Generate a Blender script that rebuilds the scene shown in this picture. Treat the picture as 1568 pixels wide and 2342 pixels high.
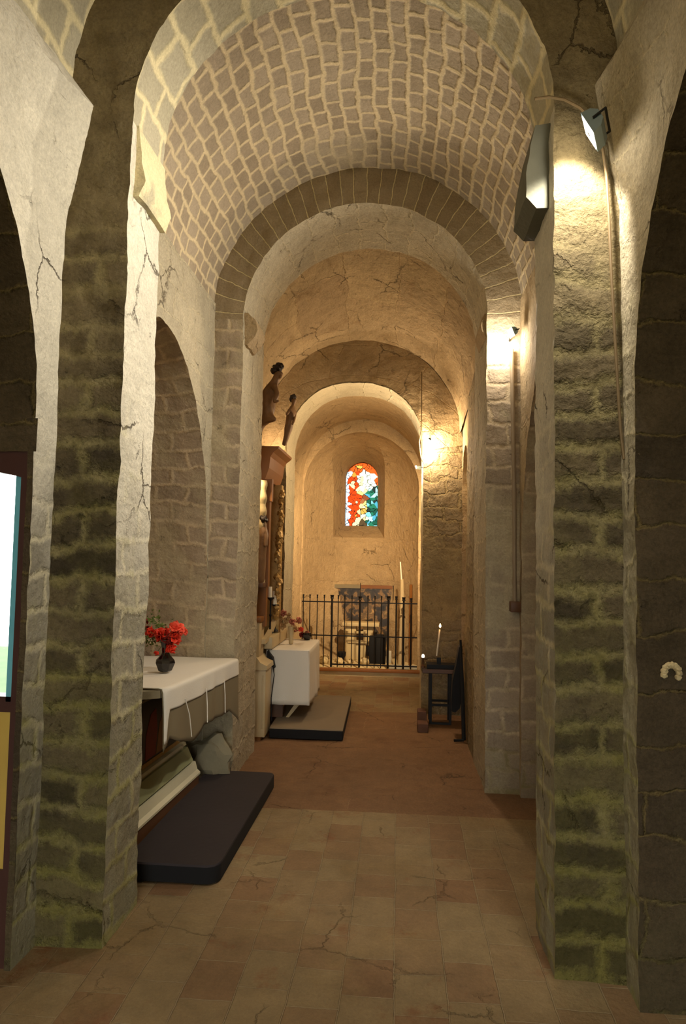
import bpy, bmesh, math, random
from mathutils import Vector, Matrix, noise
PI = math.pi; R = math.radians
random.seed(7)
for o in list(bpy.data.objects): bpy.data.objects.remove(o)
sc = bpy.context.scene
COL = sc.collection
NV = noise.noise_vector

# ------------------------------------------------------------------ camera
F_PX, EYE, ROLL = 1560.0, 1.6, R(.7)
cy_ = Vector((128/F_PX, -99/F_PX, 1)).normalized()
cz_ = Vector((math.sin(ROLL), math.cos(ROLL), 0)); cz_ = (cz_ - cy_*cz_.dot(cy_)).normalized()
cx_ = cz_.cross(cy_)
if cx_.x < 0: cx_ = -cx_
def at(px, py, x=None, y=None, z=None):
    """point of the place seen at a pixel, on the plane x=, y= or z="""
    c = Vector(((px-784)/F_PX, (1171-py)/F_PX, 1))
    d = Vector((c.dot(cx_), c.dot(cy_), c.dot(cz_)))
    t = x/d.x if x is not None else y/d.y if y is not None else (z-EYE)/d.z
    return Vector((d.x*t, d.y*t, d.z*t+EYE))
cam_d = bpy.data.cameras.new('camera'); cam = bpy.data.objects.new('camera', cam_d); COL.objects.link(cam)
cam_d.sensor_fit = 'VERTICAL'; cam_d.sensor_height = 36; cam_d.lens = 36*F_PX/2342; cam_d.clip_start = .05
right = Vector((cx_.x, cy_.x, cz_.x)); up = Vector((cx_.y, cy_.y, cz_.y)); fwd = Vector((cx_.z, cy_.z, cz_.z))
cam.matrix_world = Matrix(((right.x, up.x, -fwd.x, 0), (right.y, up.y, -fwd.y, 0), (right.z, up.z, -fwd.z, EYE), (0, 0, 0, 1)))
sc.camera = cam
# ------------------------------------------------------------------ daylight and exposure
w = bpy.data.worlds.new('sky'); sc.world = w; w.use_nodes = True
bg = w.node_tree.nodes['Background']; bg.inputs[0].default_value = (.92, .96, .93, 1); bg.inputs[1].default_value = 9.0
vs = sc.view_settings; vs.view_transform = 'Standard'; vs.look = 'None'; vs.gamma = 1; vs.use_curve_mapping = False; vs.exposure = 0.0
WARM = (1, .72, .42); WARM2 = (1, .60, .30); WHITE = (1, .91, .76)
P_MID, P_FAR, P_CHANCEL, P_RETABLE, P_REAR = 115, 50, 400, 18, 65

# ------------------------------------------------------------------ tags and helpers
def tag(o, label=None, cat=None, group=None, kind=None):
    if label: o['label'] = label
    if cat: o['category'] = cat
    if group: o['group'] = group
    if kind: o['kind'] = kind
    return o
def thing(name, loc, label, cat, group=None):
    o = bpy.data.objects.new(name, None); COL.objects.link(o); o.location = loc; o.empty_display_size = .1
    return tag(o, label, cat, group)
def dup_tree(o, parent=None):
    c = o.copy(); COL.objects.link(c)
    if parent: c.parent = parent; c.matrix_parent_inverse = o.matrix_parent_inverse.copy()
    for ch in [q for q in bpy.data.objects if q.parent == o]: dup_tree(ch, c)
    return c
def link(name, bm, mats, parent=None, smooth=35, disp=None):
    if disp:
        a, b = disp
        for v in bm.verts:
            p = v.co.copy(); foot = p.z < .001
            v.co = p + NV(p*3.1)*a*.55 + NV(p*11.0)*b*.8 + NV(p*29.0)*b*.45
            if foot: v.co.z = -.08     # walls run down below the paving
    bmesh.ops.remove_doubles(bm, verts=bm.verts, dist=1e-4)
    me = bpy.data.meshes.new(name); bm.to_mesh(me); bm.free()
    for m in (mats if isinstance(mats, (list, tuple)) else [mats]): me.materials.append(m)
    if smooth:
        for p in me.polygons: p.use_smooth = True
        me.set_sharp_from_angle(angle=R(smooth))
    o = bpy.data.objects.new(name, me); COL.objects.link(o)
    if parent:
        o.parent = parent; o.matrix_parent_inverse = Matrix.Translation(-parent.location)
    return o
def struct(name, bm, mats, **k):
    return tag(link(name, bm, mats, **k), kind='structure')
def box(bm, x0, x1, y0, y1, z0, z1, bev=0, mi=0):
    vs_ = [bm.verts.new(p) for p in ((x0,y0,z0),(x1,y0,z0),(x1,y1,z0),(x0,y1,z0),(x0,y0,z1),(x1,y0,z1),(x1,y1,z1),(x0,y1,z1))]
    fs = []
    for q in ((3,2,1,0),(4,5,6,7),(0,1,5,4),(1,2,6,5),(2,3,7,6),(3,0,4,7)):
        f = bm.faces.new([vs_[i] for i in q]); f.material_index = mi; fs.append(f)
    if bev:
        es = list({e for f in fs for e in f.edges})
        bmesh.ops.bevel(bm, geom=es, offset=bev, segments=2, affect='EDGES', profile=.5)
    return vs_
def bx(name, mat, parent, *a, **k):
    bm = bmesh.new(); box(bm, *a, **k); return link(name, bm, mat, parent)
def tube(bm, pts, rad, n=10, closed_ends=True, mi=0):
    pts = [Vector(p) for p in pts]; rs = rad if isinstance(rad, (list, tuple)) else [rad]*len(pts)
    rings = []; prev = None
    for i, p in enumerate(pts):
        d = (pts[min(i+1, len(pts)-1)] - pts[max(i-1, 0)]).normalized()
        if prev is None:
            a = d.cross(Vector((0, 0, 1)))
            if a.length < .1: a = d.cross(Vector((1, 0, 0)))
            a.normalize()
        else:
            a = (prev - d*prev.dot(d)).normalized()
        b = d.cross(a); prev = a
        rings.append([bm.verts.new(p + (a*math.cos(2*PI*k/n) + b*math.sin(2*PI*k/n))*rs[i]) for k in range(n)])
    for r0, r1 in zip(rings, rings[1:]):
        for k in range(n):
            f = bm.faces.new((r0[k], r0[(k+1) % n], r1[(k+1) % n], r1[k])); f.material_index = mi
    if closed_ends:
        bm.faces.new(rings[0][::-1]).material_index = mi; bm.faces.new(rings[-1]).material_index = mi
def lathe(bm, prof, c=(0, 0, 0), n=24, mi=0, wob=0):
    c = Vector(c); rings = []
    for r, z in prof:
        rings.append([bm.verts.new(c + Vector((r*(1+wob*math.sin(3*k))*math.cos(2*PI*k/n), r*(1+wob*math.sin(3*k))*math.sin(2*PI*k/n), z))) for k in range(n)])
    for r0, r1 in zip(rings, rings[1:]):
        for k in range(n): bm.faces.new((r0[k], r0[(k+1) % n], r1[(k+1) % n], r1[k])).material_index = mi
    bm.faces.new(rings[0][::-1]).material_index = mi; bm.faces.new(rings[-1]).material_index = mi
def prism(bm, poly, axis, a, b, mi=0):
    """closed polygon extruded from a to b; poly holds the two other coordinates"""
    def mk(p, t): return (t, p[0], p[1]) if axis == 'x' else (p[0], t, p[1]) if axis == 'y' else (p[0], p[1], t)
    A = [bm.verts.new(mk(p, a)) for p in poly]; B = [bm.verts.new(mk(p, b)) for p in poly]
    bm.faces.new(A).material_index = mi; bm.faces.new(B[::-1]).material_index = mi
    for i in range(len(poly)):
        j = (i+1) % len(poly); bm.faces.new((A[i], B[i], B[j], A[j])).material_index = mi
    bmesh.ops.recalc_face_normals(bm, faces=bm.faces)
def blob(bm, c, r, seed=0, rough=.25, sub=2, sc_=(1, 1, 1), mi=0):
    n0 = len(bm.verts); res = bmesh.ops.create_icosphere(bm, subdivisions=sub, radius=1)
    for v in res['verts']:
        q = v.co.copy(); k = 1 + rough*noise.noise(q*1.7 + Vector((seed*3.1, seed, 0)))
        v.co = Vector(c) + Vector((q.x*sc_[0], q.y*sc_[1], q.z*sc_[2]))*r*k
        for f in v.link_faces: f.material_index = mi
def loft(bm, A, B, n, uA, uB, mi=0, ease=None):
    """sheet between two equal polylines, uv in metres"""
    uvl = bm.loops.layers.uv.verify(); rows = []; us = []
    for i in range(n+1):
        t = i/n
        if ease: t = ease(t)
        rows.append([bm.verts.new(Vector(a).lerp(Vector(b), t)) for a, b in zip(A, B)])
        us.append([(a[0]+(b[0]-a[0])*t, a[1]+(b[1]-a[1])*t) for a, b in zip(uA, uB)])
    for i in range(n):
        for j in range(len(A)-1):
            try: f = bm.faces.new((rows[i][j], rows[i][j+1], rows[i+1][j+1], rows[i+1][j]))
            except ValueError: continue
            f.material_index = mi
            for lp, uv in zip(f.loops, (us[i][j], us[i][j+1], us[i+1][j+1], us[i+1][j])): lp[uvl].uv = uv
def sheet(bm, p00, p10, p11, p01, step=.04, uv=None, mi=0):
    p00, p10, p11, p01 = map(Vector, (p00, p10, p11, p01))
    w_ = max((p10-p00).length, (p11-p01).length); h_ = max((p01-p00).length, (p11-p10).length)
    n = max(1, round(w_/step)); m = max(1, round(h_/step))
    A = [p00.lerp(p10, i/n) for i in range(n+1)]; B = [p01.lerp(p11, i/n) for i in range(n+1)]
    if uv is None: uA = [(w_*i/n, 0) for i in range(n+1)]; uB = [(w_*i/n, h_) for i in range(n+1)]
    else:
        uA = [uv(p) for p in A]; uB = [uv(p) for p in B]
    loft(bm, A, B, m, uA, uB, mi)
def contour(c, aL, aR, zs, b, step, z0=0, e=2.0):
    """arched outline: (h, z, arclength, kind, angle)"""
    pts = []; n = max(2, round((zs-z0)/step))
    for i in range(n): pts.append([c-aL, z0+(zs-z0)*i/n, 'L', PI])
    m = max(10, round(PI*max(aL, aR, b)/step))
    for i in range(m+1):
        t = PI - PI*i/m; cs, sn = math.cos(t), math.sin(t)
        a = aL if cs < 0 else aR
        pts.append([c + a*math.copysign(abs(cs)**(2/e), cs), zs + b*abs(sn)**(2/e), 'A', t])
    for i in range(1, n+1): pts.append([c+aR, zs-(zs-z0)*i/n, 'R', 0])
    s = 0; out = []
    for i, p in enumerate(pts):
        if i: s += math.hypot(p[0]-pts[i-1][0], p[1]-pts[i-1][1])
        out.append((p[0], p[1], s, p[2], p[3]))
    return out

# ------------------------------------------------------------------ materials
def rgb(s):
    s = s.lstrip('#'); v = [int(s[i:i+2], 16)/255 for i in (0, 2, 4)]
    return tuple((c/12.92 if c <= .04045 else ((c+.055)/1.055)**2.4) for c in v) + (1,)
def newmat(name):
    m = bpy.data.materials.new(name); m.use_nodes = True; nt = m.node_tree
    return m, nt, nt.nodes['Principled BSDF'], nt.nodes.new, nt.links.new
def plain(name, col, rough=.6, metal=0, var=.25, vscale=6, bump=0, bscale=40, trans=0, spec=.4):
    m, nt, P, N, L = newmat(name)
    P.inputs['Roughness'].default_value = rough; P.inputs['Metallic'].default_value = metal; P.inputs['Specular IOR Level'].default_value = spec
    tc = N('ShaderNodeTexCoord'); nz = N('ShaderNodeTexNoise'); nz.inputs['Scale'].default_value = vscale; nz.inputs['Detail'].default_value = 5
    L(tc.outputs['Object'], nz.inputs['Vector'])
    mx = N('ShaderNodeMix'); mx.data_type = 'RGBA'
    c = rgb(col) if isinstance(col, str) else tuple(col)+(1,)
    mx.inputs[6].default_value = tuple(v*(1-var) for v in c[:3])+(1,); mx.inputs[7].default_value = tuple(min(1, v*(1+var)) for v in c[:3])+(1,)
    L(nz.outputs['Fac'], mx.inputs[0]); L(mx.outputs[2], P.inputs['Base Color'])
    if bump:
        n2 = N('ShaderNodeTexNoise'); n2.inputs['Scale'].default_value = bscale; n2.inputs['Detail'].default_value = 6; L(tc.outputs['Object'], n2.inputs['Vector'])
        b = N('ShaderNodeBump'); b.inputs['Distance'].default_value = bump; L(n2.outputs['Fac'], b.inputs['Height']); L(b.outputs[0], P.inputs['Normal'])
    if trans: P.inputs['Transmission Weight'].default_value = trans
    return m
def masonry(name, c1, c2, cm, bw=.3, bh=.16, mort=.02, msm=.3, warp=.05, wscale=3, bump=.02, fine=.006, fscale=30, rough=.9,
            moss=None, mossz=1.2, var=.35, offset=.5, squash=1.0, plaster=None, pcov=.5, mbump=1.0, pits=.0, warp2=.012, pz=None, bias=0.0, cracks=0.0, stain=None, grit=.22):
    m, nt, P, N, L = newmat(name)
    P.inputs['Roughness'].default_value = rough; P.inputs['Specular IOR Level'].default_value = .15
    tc = N('ShaderNodeTexCoord'); geo = N('ShaderNodeNewGeometry')
    def math_(op, a, b=None, clamp=False):
        q = N('ShaderNodeMath'); q.operation = op; q.use_clamp = clamp
        for i, v in enumerate((a, b)):
            if v is None: continue
            if isinstance(v, (int, float)): q.inputs[i].default_value = v
            else: L(v, q.inputs[i])
        return q.outputs[0]
    def nz(scale, detail=4, vec=None, rough_=.55, dist=0):
        q = N('ShaderNodeTexNoise'); q.inputs['Scale'].default_value = scale; q.inputs['Detail'].default_value = detail
        q.inputs['Roughness'].default_value = rough_; q.inputs['Distortion'].default_value = dist
        L(vec if vec else geo.outputs['Position'], q.inputs['Vector']); return q
    def mix(f, a, b, mode='MIX'):
        q = N('ShaderNodeMix'); q.data_type = 'RGBA'; q.blend_type = mode
        if isinstance(f, (int, float)): q.inputs[0].default_value = f
        else: L(f, q.inputs[0])
        for i, v in ((6, a), (7, b)):
            if isinstance(v, tuple): q.inputs[i].default_value = v
            else: L(v, q.inputs[i])
        return q.outputs[2]
    wn = nz(wscale, 3); wsub = N('ShaderNodeVectorMath'); wsub.operation = 'SUBTRACT'; L(wn.outputs['Color'], wsub.inputs[0]); wsub.inputs[1].default_value = (.5, .5, .5)
    wsc = N('ShaderNodeVectorMath'); wsc.operation = 'SCALE'; L(wsub.outputs[0], wsc.inputs[0]); wsc.inputs['Scale'].default_value = warp*2
    wadd = N('ShaderNodeVectorMath'); wadd.operation = 'ADD'; L(tc.outputs['UV'], wadd.inputs[0]); L(wsc.outputs[0], wadd.inputs[1])
    w2 = nz(24, 4, rough_=.7); s2 = N('ShaderNodeVectorMath'); s2.operation = 'SUBTRACT'; L(w2.outputs['Color'], s2.inputs[0]); s2.inputs[1].default_value = (.5, .5, .5)
    m2 = N('ShaderNodeVectorMath'); m2.operation = 'SCALE'; L(s2.outputs[0], m2.inputs[0]); m2.inputs['Scale'].default_value = warp2*2.2
    a2 = N('ShaderNodeVectorMath'); a2.operation = 'ADD'; L(wadd.outputs[0], a2.inputs[0]); L(m2.outputs[0], a2.inputs[1])
    br = N('ShaderNodeTexBrick'); L(a2.outputs[0], br.inputs['Vector'])
    br.offset = offset; br.squash = squash; br.squash_frequency = 3
    br.inputs['Color1'].default_value = rgb(c1); br.inputs['Color2'].default_value = rgb(c2); br.inputs['Mortar'].default_value = rgb(cm)
    br.inputs['Scale'].default_value = 1; br.inputs['Bias'].default_value = bias; br.inputs['Mortar Size'].default_value = mort; br.inputs['Mortar Smooth'].default_value = msm
    br.inputs['Brick Width'].default_value = bw; br.inputs['Row Height'].default_value = bh
    big = nz(1.6, 5); mid = nz(9, 6, rough_=.65)
    mul = math_('MULTIPLY_ADD', big.outputs['Fac'], None)
    nt.nodes[-1].inputs[1].default_value = var*1.6; nt.nodes[-1].inputs[2].default_value = 1-var*.8
    mul2 = math_('MULTIPLY_ADD', mid.outputs['Fac'], None)
    nt.nodes[-1].inputs[1].default_value = var*1.8; nt.nodes[-1].inputs[2].default_value = 1-var*.9
    tot = math_('MULTIPLY', mul, mul2)
    cc = N('ShaderNodeCombineColor'); [L(tot, cc.inputs[i]) for i in range(3)]
    col = mix(1.0, br.outputs['Color'], cc.outputs[0], 'MULTIPLY')
    hgt = math_('SUBTRACT', 1.0, br.outputs['Fac'])
    if plaster:
        pn = nz(1.3, 5, rough_=.6); pf = math_('MULTIPLY', math_('SUBTRACT', pn.outputs['Fac'], 1-pcov-.08), 9, True)
        pf = math_('MULTIPLY', pf, .88)
        if pz is not None:
            sz = N('ShaderNodeSeparateXYZ'); L(geo.outputs['Position'], sz.inputs[0])
            k = math_('ADD', math_('MULTIPLY', math_('SUBTRACT', sz.outputs['Z'], pz), 1.3), math_('MULTIPLY', math_('SUBTRACT', pn.outputs['Fac'], .5), 3.5), True)
            pf = math_('MULTIPLY', k, .93)
        col = mix(pf, col, mix(1.0, rgb(plaster), cc.outputs[0], 'MULTIPLY')); hgt = math_('MULTIPLY', hgt, math_('SUBTRACT', 1.0, pf))
    if pits:
        pt = nz(7, 6, rough_=.75); pp = math_('MULTIPLY', math_('SUBTRACT', .36, pt.outputs['Fac']), 12, True)
        col = mix(math_('MULTIPLY', pp, pits), col, rgb('#2a2014')); hgt = math_('SUBTRACT', hgt, pp)
    if cracks:
        vo = N('ShaderNodeTexVoronoi'); vo.feature = 'DISTANCE_TO_EDGE'; vo.inputs['Scale'].default_value = 2.4
        vw = N('ShaderNodeVectorMath'); vw.operation = 'SCALE'; L(nz(5, 5, rough_=.7).outputs['Color'], vw.inputs[0]); vw.inputs['Scale'].default_value = .16
        va_ = N('ShaderNodeVectorMath'); va_.operation = 'ADD'; L(geo.outputs['Position'], va_.inputs[0]); L(vw.outputs[0], va_.inputs[1]); L(va_.outputs[0], vo.inputs['Vector'])
        ck = math_('MULTIPLY', math_('SUBTRACT', .014, vo.outputs['Distance']), 120, True)
        ck = math_('MULTIPLY', ck, math_('MULTIPLY', math_('SUBTRACT', nz(2.3, 3).outputs['Fac'], .52), 14, True))
        col = mix(math_('MULTIPLY', ck, cracks), col, rgb('#3a2c1a')); hgt = math_('SUBTRACT', hgt, ck)
    if stain:
        sn = nz(stain[1], 6, rough_=.7); sf = math_('MULTIPLY', math_('SUBTRACT', sn.outputs['Fac'], stain[2]), 10, True)
        col = mix(math_('MULTIPLY', sf, stain[3]), col, rgb(stain[0]))
    if grit:
        gn = nz(70, 4, rough_=.8); gk = math_('MULTIPLY_ADD', gn.outputs['Fac'], None); nt.nodes[-1].inputs[1].default_value = grit*4; nt.nodes[-1].inputs[2].default_value = 1-grit*2
        gc = N('ShaderNodeCombineColor'); [L(gk, gc.inputs[i]) for i in range(3)]
        col = mix(1.0, col, gc.outputs[0], 'MULTIPLY')
    if moss:
        sx = N('ShaderNodeSeparateXYZ'); L(geo.outputs['Position'], sx.inputs[0])
        mn = nz(4.5, 7, rough_=.7, dist=.4)
        h = math_('DIVIDE', math_('SUBTRACT', mossz, sx.outputs['Z']), mossz)
        f = math_('MULTIPLY', math_('ADD', math_('MULTIPLY', math_('SUBTRACT', mn.outputs['Fac'], .5), 3.2), math_('MULTIPLY', h, 1.0)), 1.0, True)
        mf = math_('MULTIPLY', f, math_('MULTIPLY_ADD', br.outputs['Fac'], None)); nt.nodes[-2].inputs[1].default_value = .55; nt.nodes[-2].inputs[2].default_value = .25
        mcol = mix(nz(40, 4).outputs['Fac'], tuple(v*.75 for v in rgb(moss)[:3])+(1,), tuple(min(1, v*1.3) for v in rgb(moss)[:3])+(1,))
        col = mix(mf, col, mcol)
    L(col, P.inputs['Base Color'])
    fn = nz(fscale, 8, rough_=.65); fn2 = nz(fscale*.27, 4)
    b1 = N('ShaderNodeBump'); b1.inputs['Distance'].default_value = fine*3; b1.inputs['Strength'].default_value = 1; L(fn.outputs['Fac'], b1.inputs['Height'])
    b2 = N('ShaderNodeBump'); b2.inputs['Distance'].default_value = fine*4; L(fn2.outputs['Fac'], b2.inputs['Height']); L(b1.outputs[0], b2.inputs['Normal'])
    b3 = N('ShaderNodeBump'); b3.inputs['Distance'].default_value = bump*mbump; L(hgt, b3.inputs['Height']); L(b2.outputs[0], b3.inputs['Normal'])
    L(b3.outputs[0], P.inputs['Normal'])
    return m
M = {}
M['pier'] = masonry('dark_rubble_masonry', '#3c3426', '#6e6148', '#8c815a', bw=.52, bh=.135, mort=.042, msm=1, warp=.10, wscale=2.0, warp2=.035, bump=.012, fine=.010, fscale=20, moss='#7c7638', mossz=2.0, var=.5, pits=.65, plaster='#75684c', pz=2.0, grit=.3, cracks=.6)
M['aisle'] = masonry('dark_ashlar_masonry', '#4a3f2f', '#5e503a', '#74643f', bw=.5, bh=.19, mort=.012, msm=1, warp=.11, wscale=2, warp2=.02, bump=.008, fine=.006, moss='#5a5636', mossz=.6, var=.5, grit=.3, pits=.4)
M['reveal'] = masonry('limewashed_masonry', '#8f897a', '#a19a86', '#c6bda0', bw=.30, bh=.15, mort=.026, msm=.9, warp=.08, wscale=2.2, warp2=.018, bump=.006, fine=.005, moss='#94904f', mossz=1.6, var=.26, plaster='#cfc8b6', pz=1.35, pits=.55, cracks=.8)
M['vault'] = masonry('vault_rubble_stone', '#93846e', '#a59680', '#c8b591', bw=.155, bh=.102, mort=.020, msm=.75, warp=.055, wscale=2.4, warp2=.009, bump=.005, fine=.0025, var=.22, plaster='#b0a083', pcov=.34)
M['soffit'] = masonry('arch_soffit_stone', '#a09880', '#aba38c', '#d0c39c', bw=.22, bh=.18, mort=.028, msm=.8, warp=.06, wscale=3, warp2=.010, bump=.006, fine=.003, var=.15, plaster='#c9bd9c', pcov=.3)
M['voussoir'] = masonry('voussoir_stone', '#8d7c62', '#9b8b70', '#d0bf94', bw=.60, bh=.088, mort=.005, msm=.5, warp=.014, wscale=3.5, warp2=.005, bump=.006, fine=.004, var=.22)
M['block'] = masonry('coursed_block_stone', '#8f7f6b', '#a4927b', '#bba789', bw=.25, bh=.14, mort=.024, msm=.9, warp=.075, wscale=2.2, warp2=.016, bump=.006, fine=.004, var=.28, plaster='#ab9d80', pcov=.45, pits=.4, moss='#6d6238', mossz=.7)
M['plaster'] = masonry('rough_lime_plaster', '#a08a6a', '#ae9874', '#aa926e', bw=.8, bh=.5, mort=.01, msm=1, warp=.1, bump=.004, fine=.007, fscale=20, var=.32, pits=.4, cracks=.6, stain=('#7d6340', 2.2, .56, .5))
M['apse'] = masonry('apse_plaster', '#b09872', '#b89f78', '#b39b75', bw=.9, bh=.6, mort=.01, msm=1, warp=.1, bump=.003, fine=.006, fscale=22, var=.3, pits=.4, cracks=.6)
M['jambr'] = masonry('pale_mossy_jamb', '#968c74', '#aa9f85', '#bcb091', bw=.3, bh=.16, mort=.022, msm=1, warp=.1, warp2=.02, bump=.005, fine=.008, fscale=18, var=.34, pits=.6, cracks=.7, grit=.3, moss='#9a9650', mossz=2.0, plaster='#b4a88e', pz=1.9)
M['jamb'] = masonry('pale_rough_jamb', '#a99e86', '#b4a88e', '#bfb294', bw=.3, bh=.2, mort=.012, msm=1, warp=.08, warp2=.02, bump=.004, fine=.008, fscale=18, var=.32, pits=.6, cracks=.7, grit=.3)
M['smooth'] = masonry('smooth_limewash', '#b9ad90', '#c2b699', '#c8bc9c', bw=.5, bh=.3, mort=.01, msm=1, warp=.1, bump=.004, fine=.004, fscale=18, var=.2, pits=.6)
M['rough'] = masonry('eroded_rubble', '#7f6f55', '#8d7c5f', '#9a8863', bw=.3, bh=.14, mort=.022, msm=.9, warp=.1, wscale=4, warp2=.03, bump=.012, fine=.012, fscale=18, var=.4, pits=.7, plaster='#95835f', pcov=.45)
M['floor'] = masonry('terracotta_tiles', '#7f5a40', '#8f7c5c', '#a08e70', bw=.235, bh=.192, mort=.0035, msm=.6, warp=.014, wscale=2.5, warp2=.004, bump=.004, fine=.0022, fscale=24, rough=.6, var=.42, offset=.37, plaster='#8b7552', pcov=.40, bias=.35, stain=('#7c4a2c', 3.1, .58, .55), cracks=.3, grit=.15)
M['floor2'] = masonry('worn_earth_floor', '#7c5d44', '#85674a', '#94785a', bw=.4, bh=.3, mort=.004, msm=.6, warp=.05, bump=.002, fine=.003, fscale=18, rough=.65, var=.34, plaster='#7d5f44', pcov=.6, cracks=.7, stain=('#5c3c26', 2.6, .57, .45))
M['cloth'] = plain('white_linen', '#d9d2c4', .85, var=.03, bump=.001, bscale=150)
M['cloth2'] = plain('sheer_grey_linen', '#776a50', .9, var=.08)
M['mat'] = plain('black_foam_mat', '#2b2427', .75, var=.25, vscale=3, bump=.0015, bscale=30)
M['mattop2'] = plain('grey_carpet_mat', '#7c6e5a', .9, var=.12)
M['black'] = plain('black_iron', '#100d0b', .55, .4, var=.2)
M['blackc'] = plain('black_fabric', '#08080a', .8, var=.2)
M['glassblk'] = plain('black_glazed_ceramic', '#0a080c', .12, var=.1, spec=.8)
M['cream'] = plain('cream_painted_wood', '#b8a47c', .5, var=.12)
M['white'] = plain('white_painted_moulding', '#c9c3a6', .5, var=.07)
M['green'] = plain('pale_green_paint', '#8e9069', .5, var=.12)
M['brown'] = plain('brown_wood', '#7c4c1c', .5, var=.3, vscale=4)
M['brown2'] = plain('dark_brown_wood', '#5a3a22', .5, var=.3)
M['gold'] = plain('old_gilding', '#a8864c', .45, .3, var=.35, vscale=25, bump=.004, bscale=60)
M['statue'] = plain('polychrome_wood', '#7a5a3a', .55, var=.4, vscale=14, bump=.004, bscale=40)
M['hair'] = plain('dark_painted_hair', '#2c2018', .6, var=.3)
M['wax'] = plain('white_wax', '#e6dcc4', .4, var=.05)
M['petal'] = plain('red_petal', '#d8341a', .6, var=.5, vscale=30)
M['petal2'] = plain('coral_petal', '#ec5238', .6, var=.3, vscale=30)
M['dark_petal'] = plain('dark_red_petal', '#7a1c14', .6, var=.4, vscale=30)
M['dry'] = plain('dried_flower', '#b08a58', .8, var=.35, vscale=30)
M['pink'] = plain('faded_pink_flower', '#b06a52', .8, var=.35, vscale=30)
M['leaf'] = plain('leaf', '#5a6a2c', .6, var=.5, vscale=20)
M['door'] = plain('dark_brown_door_frame', '#4a2f28', .4, var=.2)
M['panel'] = plain('yellow_wood_panel', '#c2a04c', .5, var=.2, vscale=5)
M['seal'] = plain('teal_bloom_seal', '#6cb4c0', .4, var=.1)  # teal inner frame edge, brightened to paint in the pane's light-blue bloom
M['lamp'] = plain('grey_lamp_casing', '#6d7f86', .4, .2, var=.1)
M['cable'] = plain('painted_cable', '#6d5a3c', .6, var=.2)
M['pipe'] = plain('grey_conduit', '#8a7860', .5, var=.15)
M['grass'] = plain('grass', '#3f5230', .9, var=.3, vscale=1)
M['stone'] = plain('pale_stone', '#c0ad82', .8, var=.2, bump=.004, bscale=20)
M['brick'] = plain('dusty_red_brick', '#644434', .9, var=.3, bump=.004, bscale=20)
M['grey'] = plain('grey_slab', '#857b62', .8, var=.12, bump=.002)
M['slab'] = plain('shaded_grey_slab', '#5e5d50', .85, var=.2, bump=.003)  # darker copy of the grey stone, puts the right corbel's shade into its colour
M['card'] = plain('pale_card', '#b8b09a', .7, var=.1)
def emis(name, col, s):
    m, nt, P, N, L = newmat(name); P.inputs['Emission Color'].default_value = tuple(col)+(1,); P.inputs['Emission Strength'].default_value = s; return m
M['flame'] = emis('candle_flame', (1, .55, .2), 30)
M['lens'] = emis('lamp_glass', (1, .85, .6), 25)
M['ember'] = emis('tealight_glow', (1, .8, .6), 3)
def painting(name, cols, scale, dark):
    m, nt, P, N, L = newmat(name); tc = N('ShaderNodeTexCoord'); nz = N('ShaderNodeTexNoise'); nz.inputs['Scale'].default_value = scale; nz.inputs['Detail'].default_value = 5; nz.inputs['Distortion'].default_value = .6
    L(tc.outputs['Object'], nz.inputs['Vector']); r = N('ShaderNodeValToRGB'); L(nz.outputs['Fac'], r.inputs[0]); el = r.color_ramp.elements
    el[0].position = .3; el[0].color = rgb(dark); el[1].position = .75; el[1].color = rgb(cols[-1])
    for i, c in enumerate(cols[:-1]): e = el.new(.48+.22*i/max(1, len(cols)-1)); e.color = rgb(c)
    L(r.outputs[0], P.inputs['Base Color']); P.inputs['Roughness'].default_value = .4; return m
M['paint1'] = painting('dark_religious_painting', ['#1d1c14', '#2a2416', '#5c2c18', '#8a5a2c'], 3.2, '#14160f')
M['paint2'] = painting('mottled_altarpiece', ['#3a3020', '#8a6a3c', '#5a4a30', '#c09a5c'], 9, '#17120c')

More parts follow.
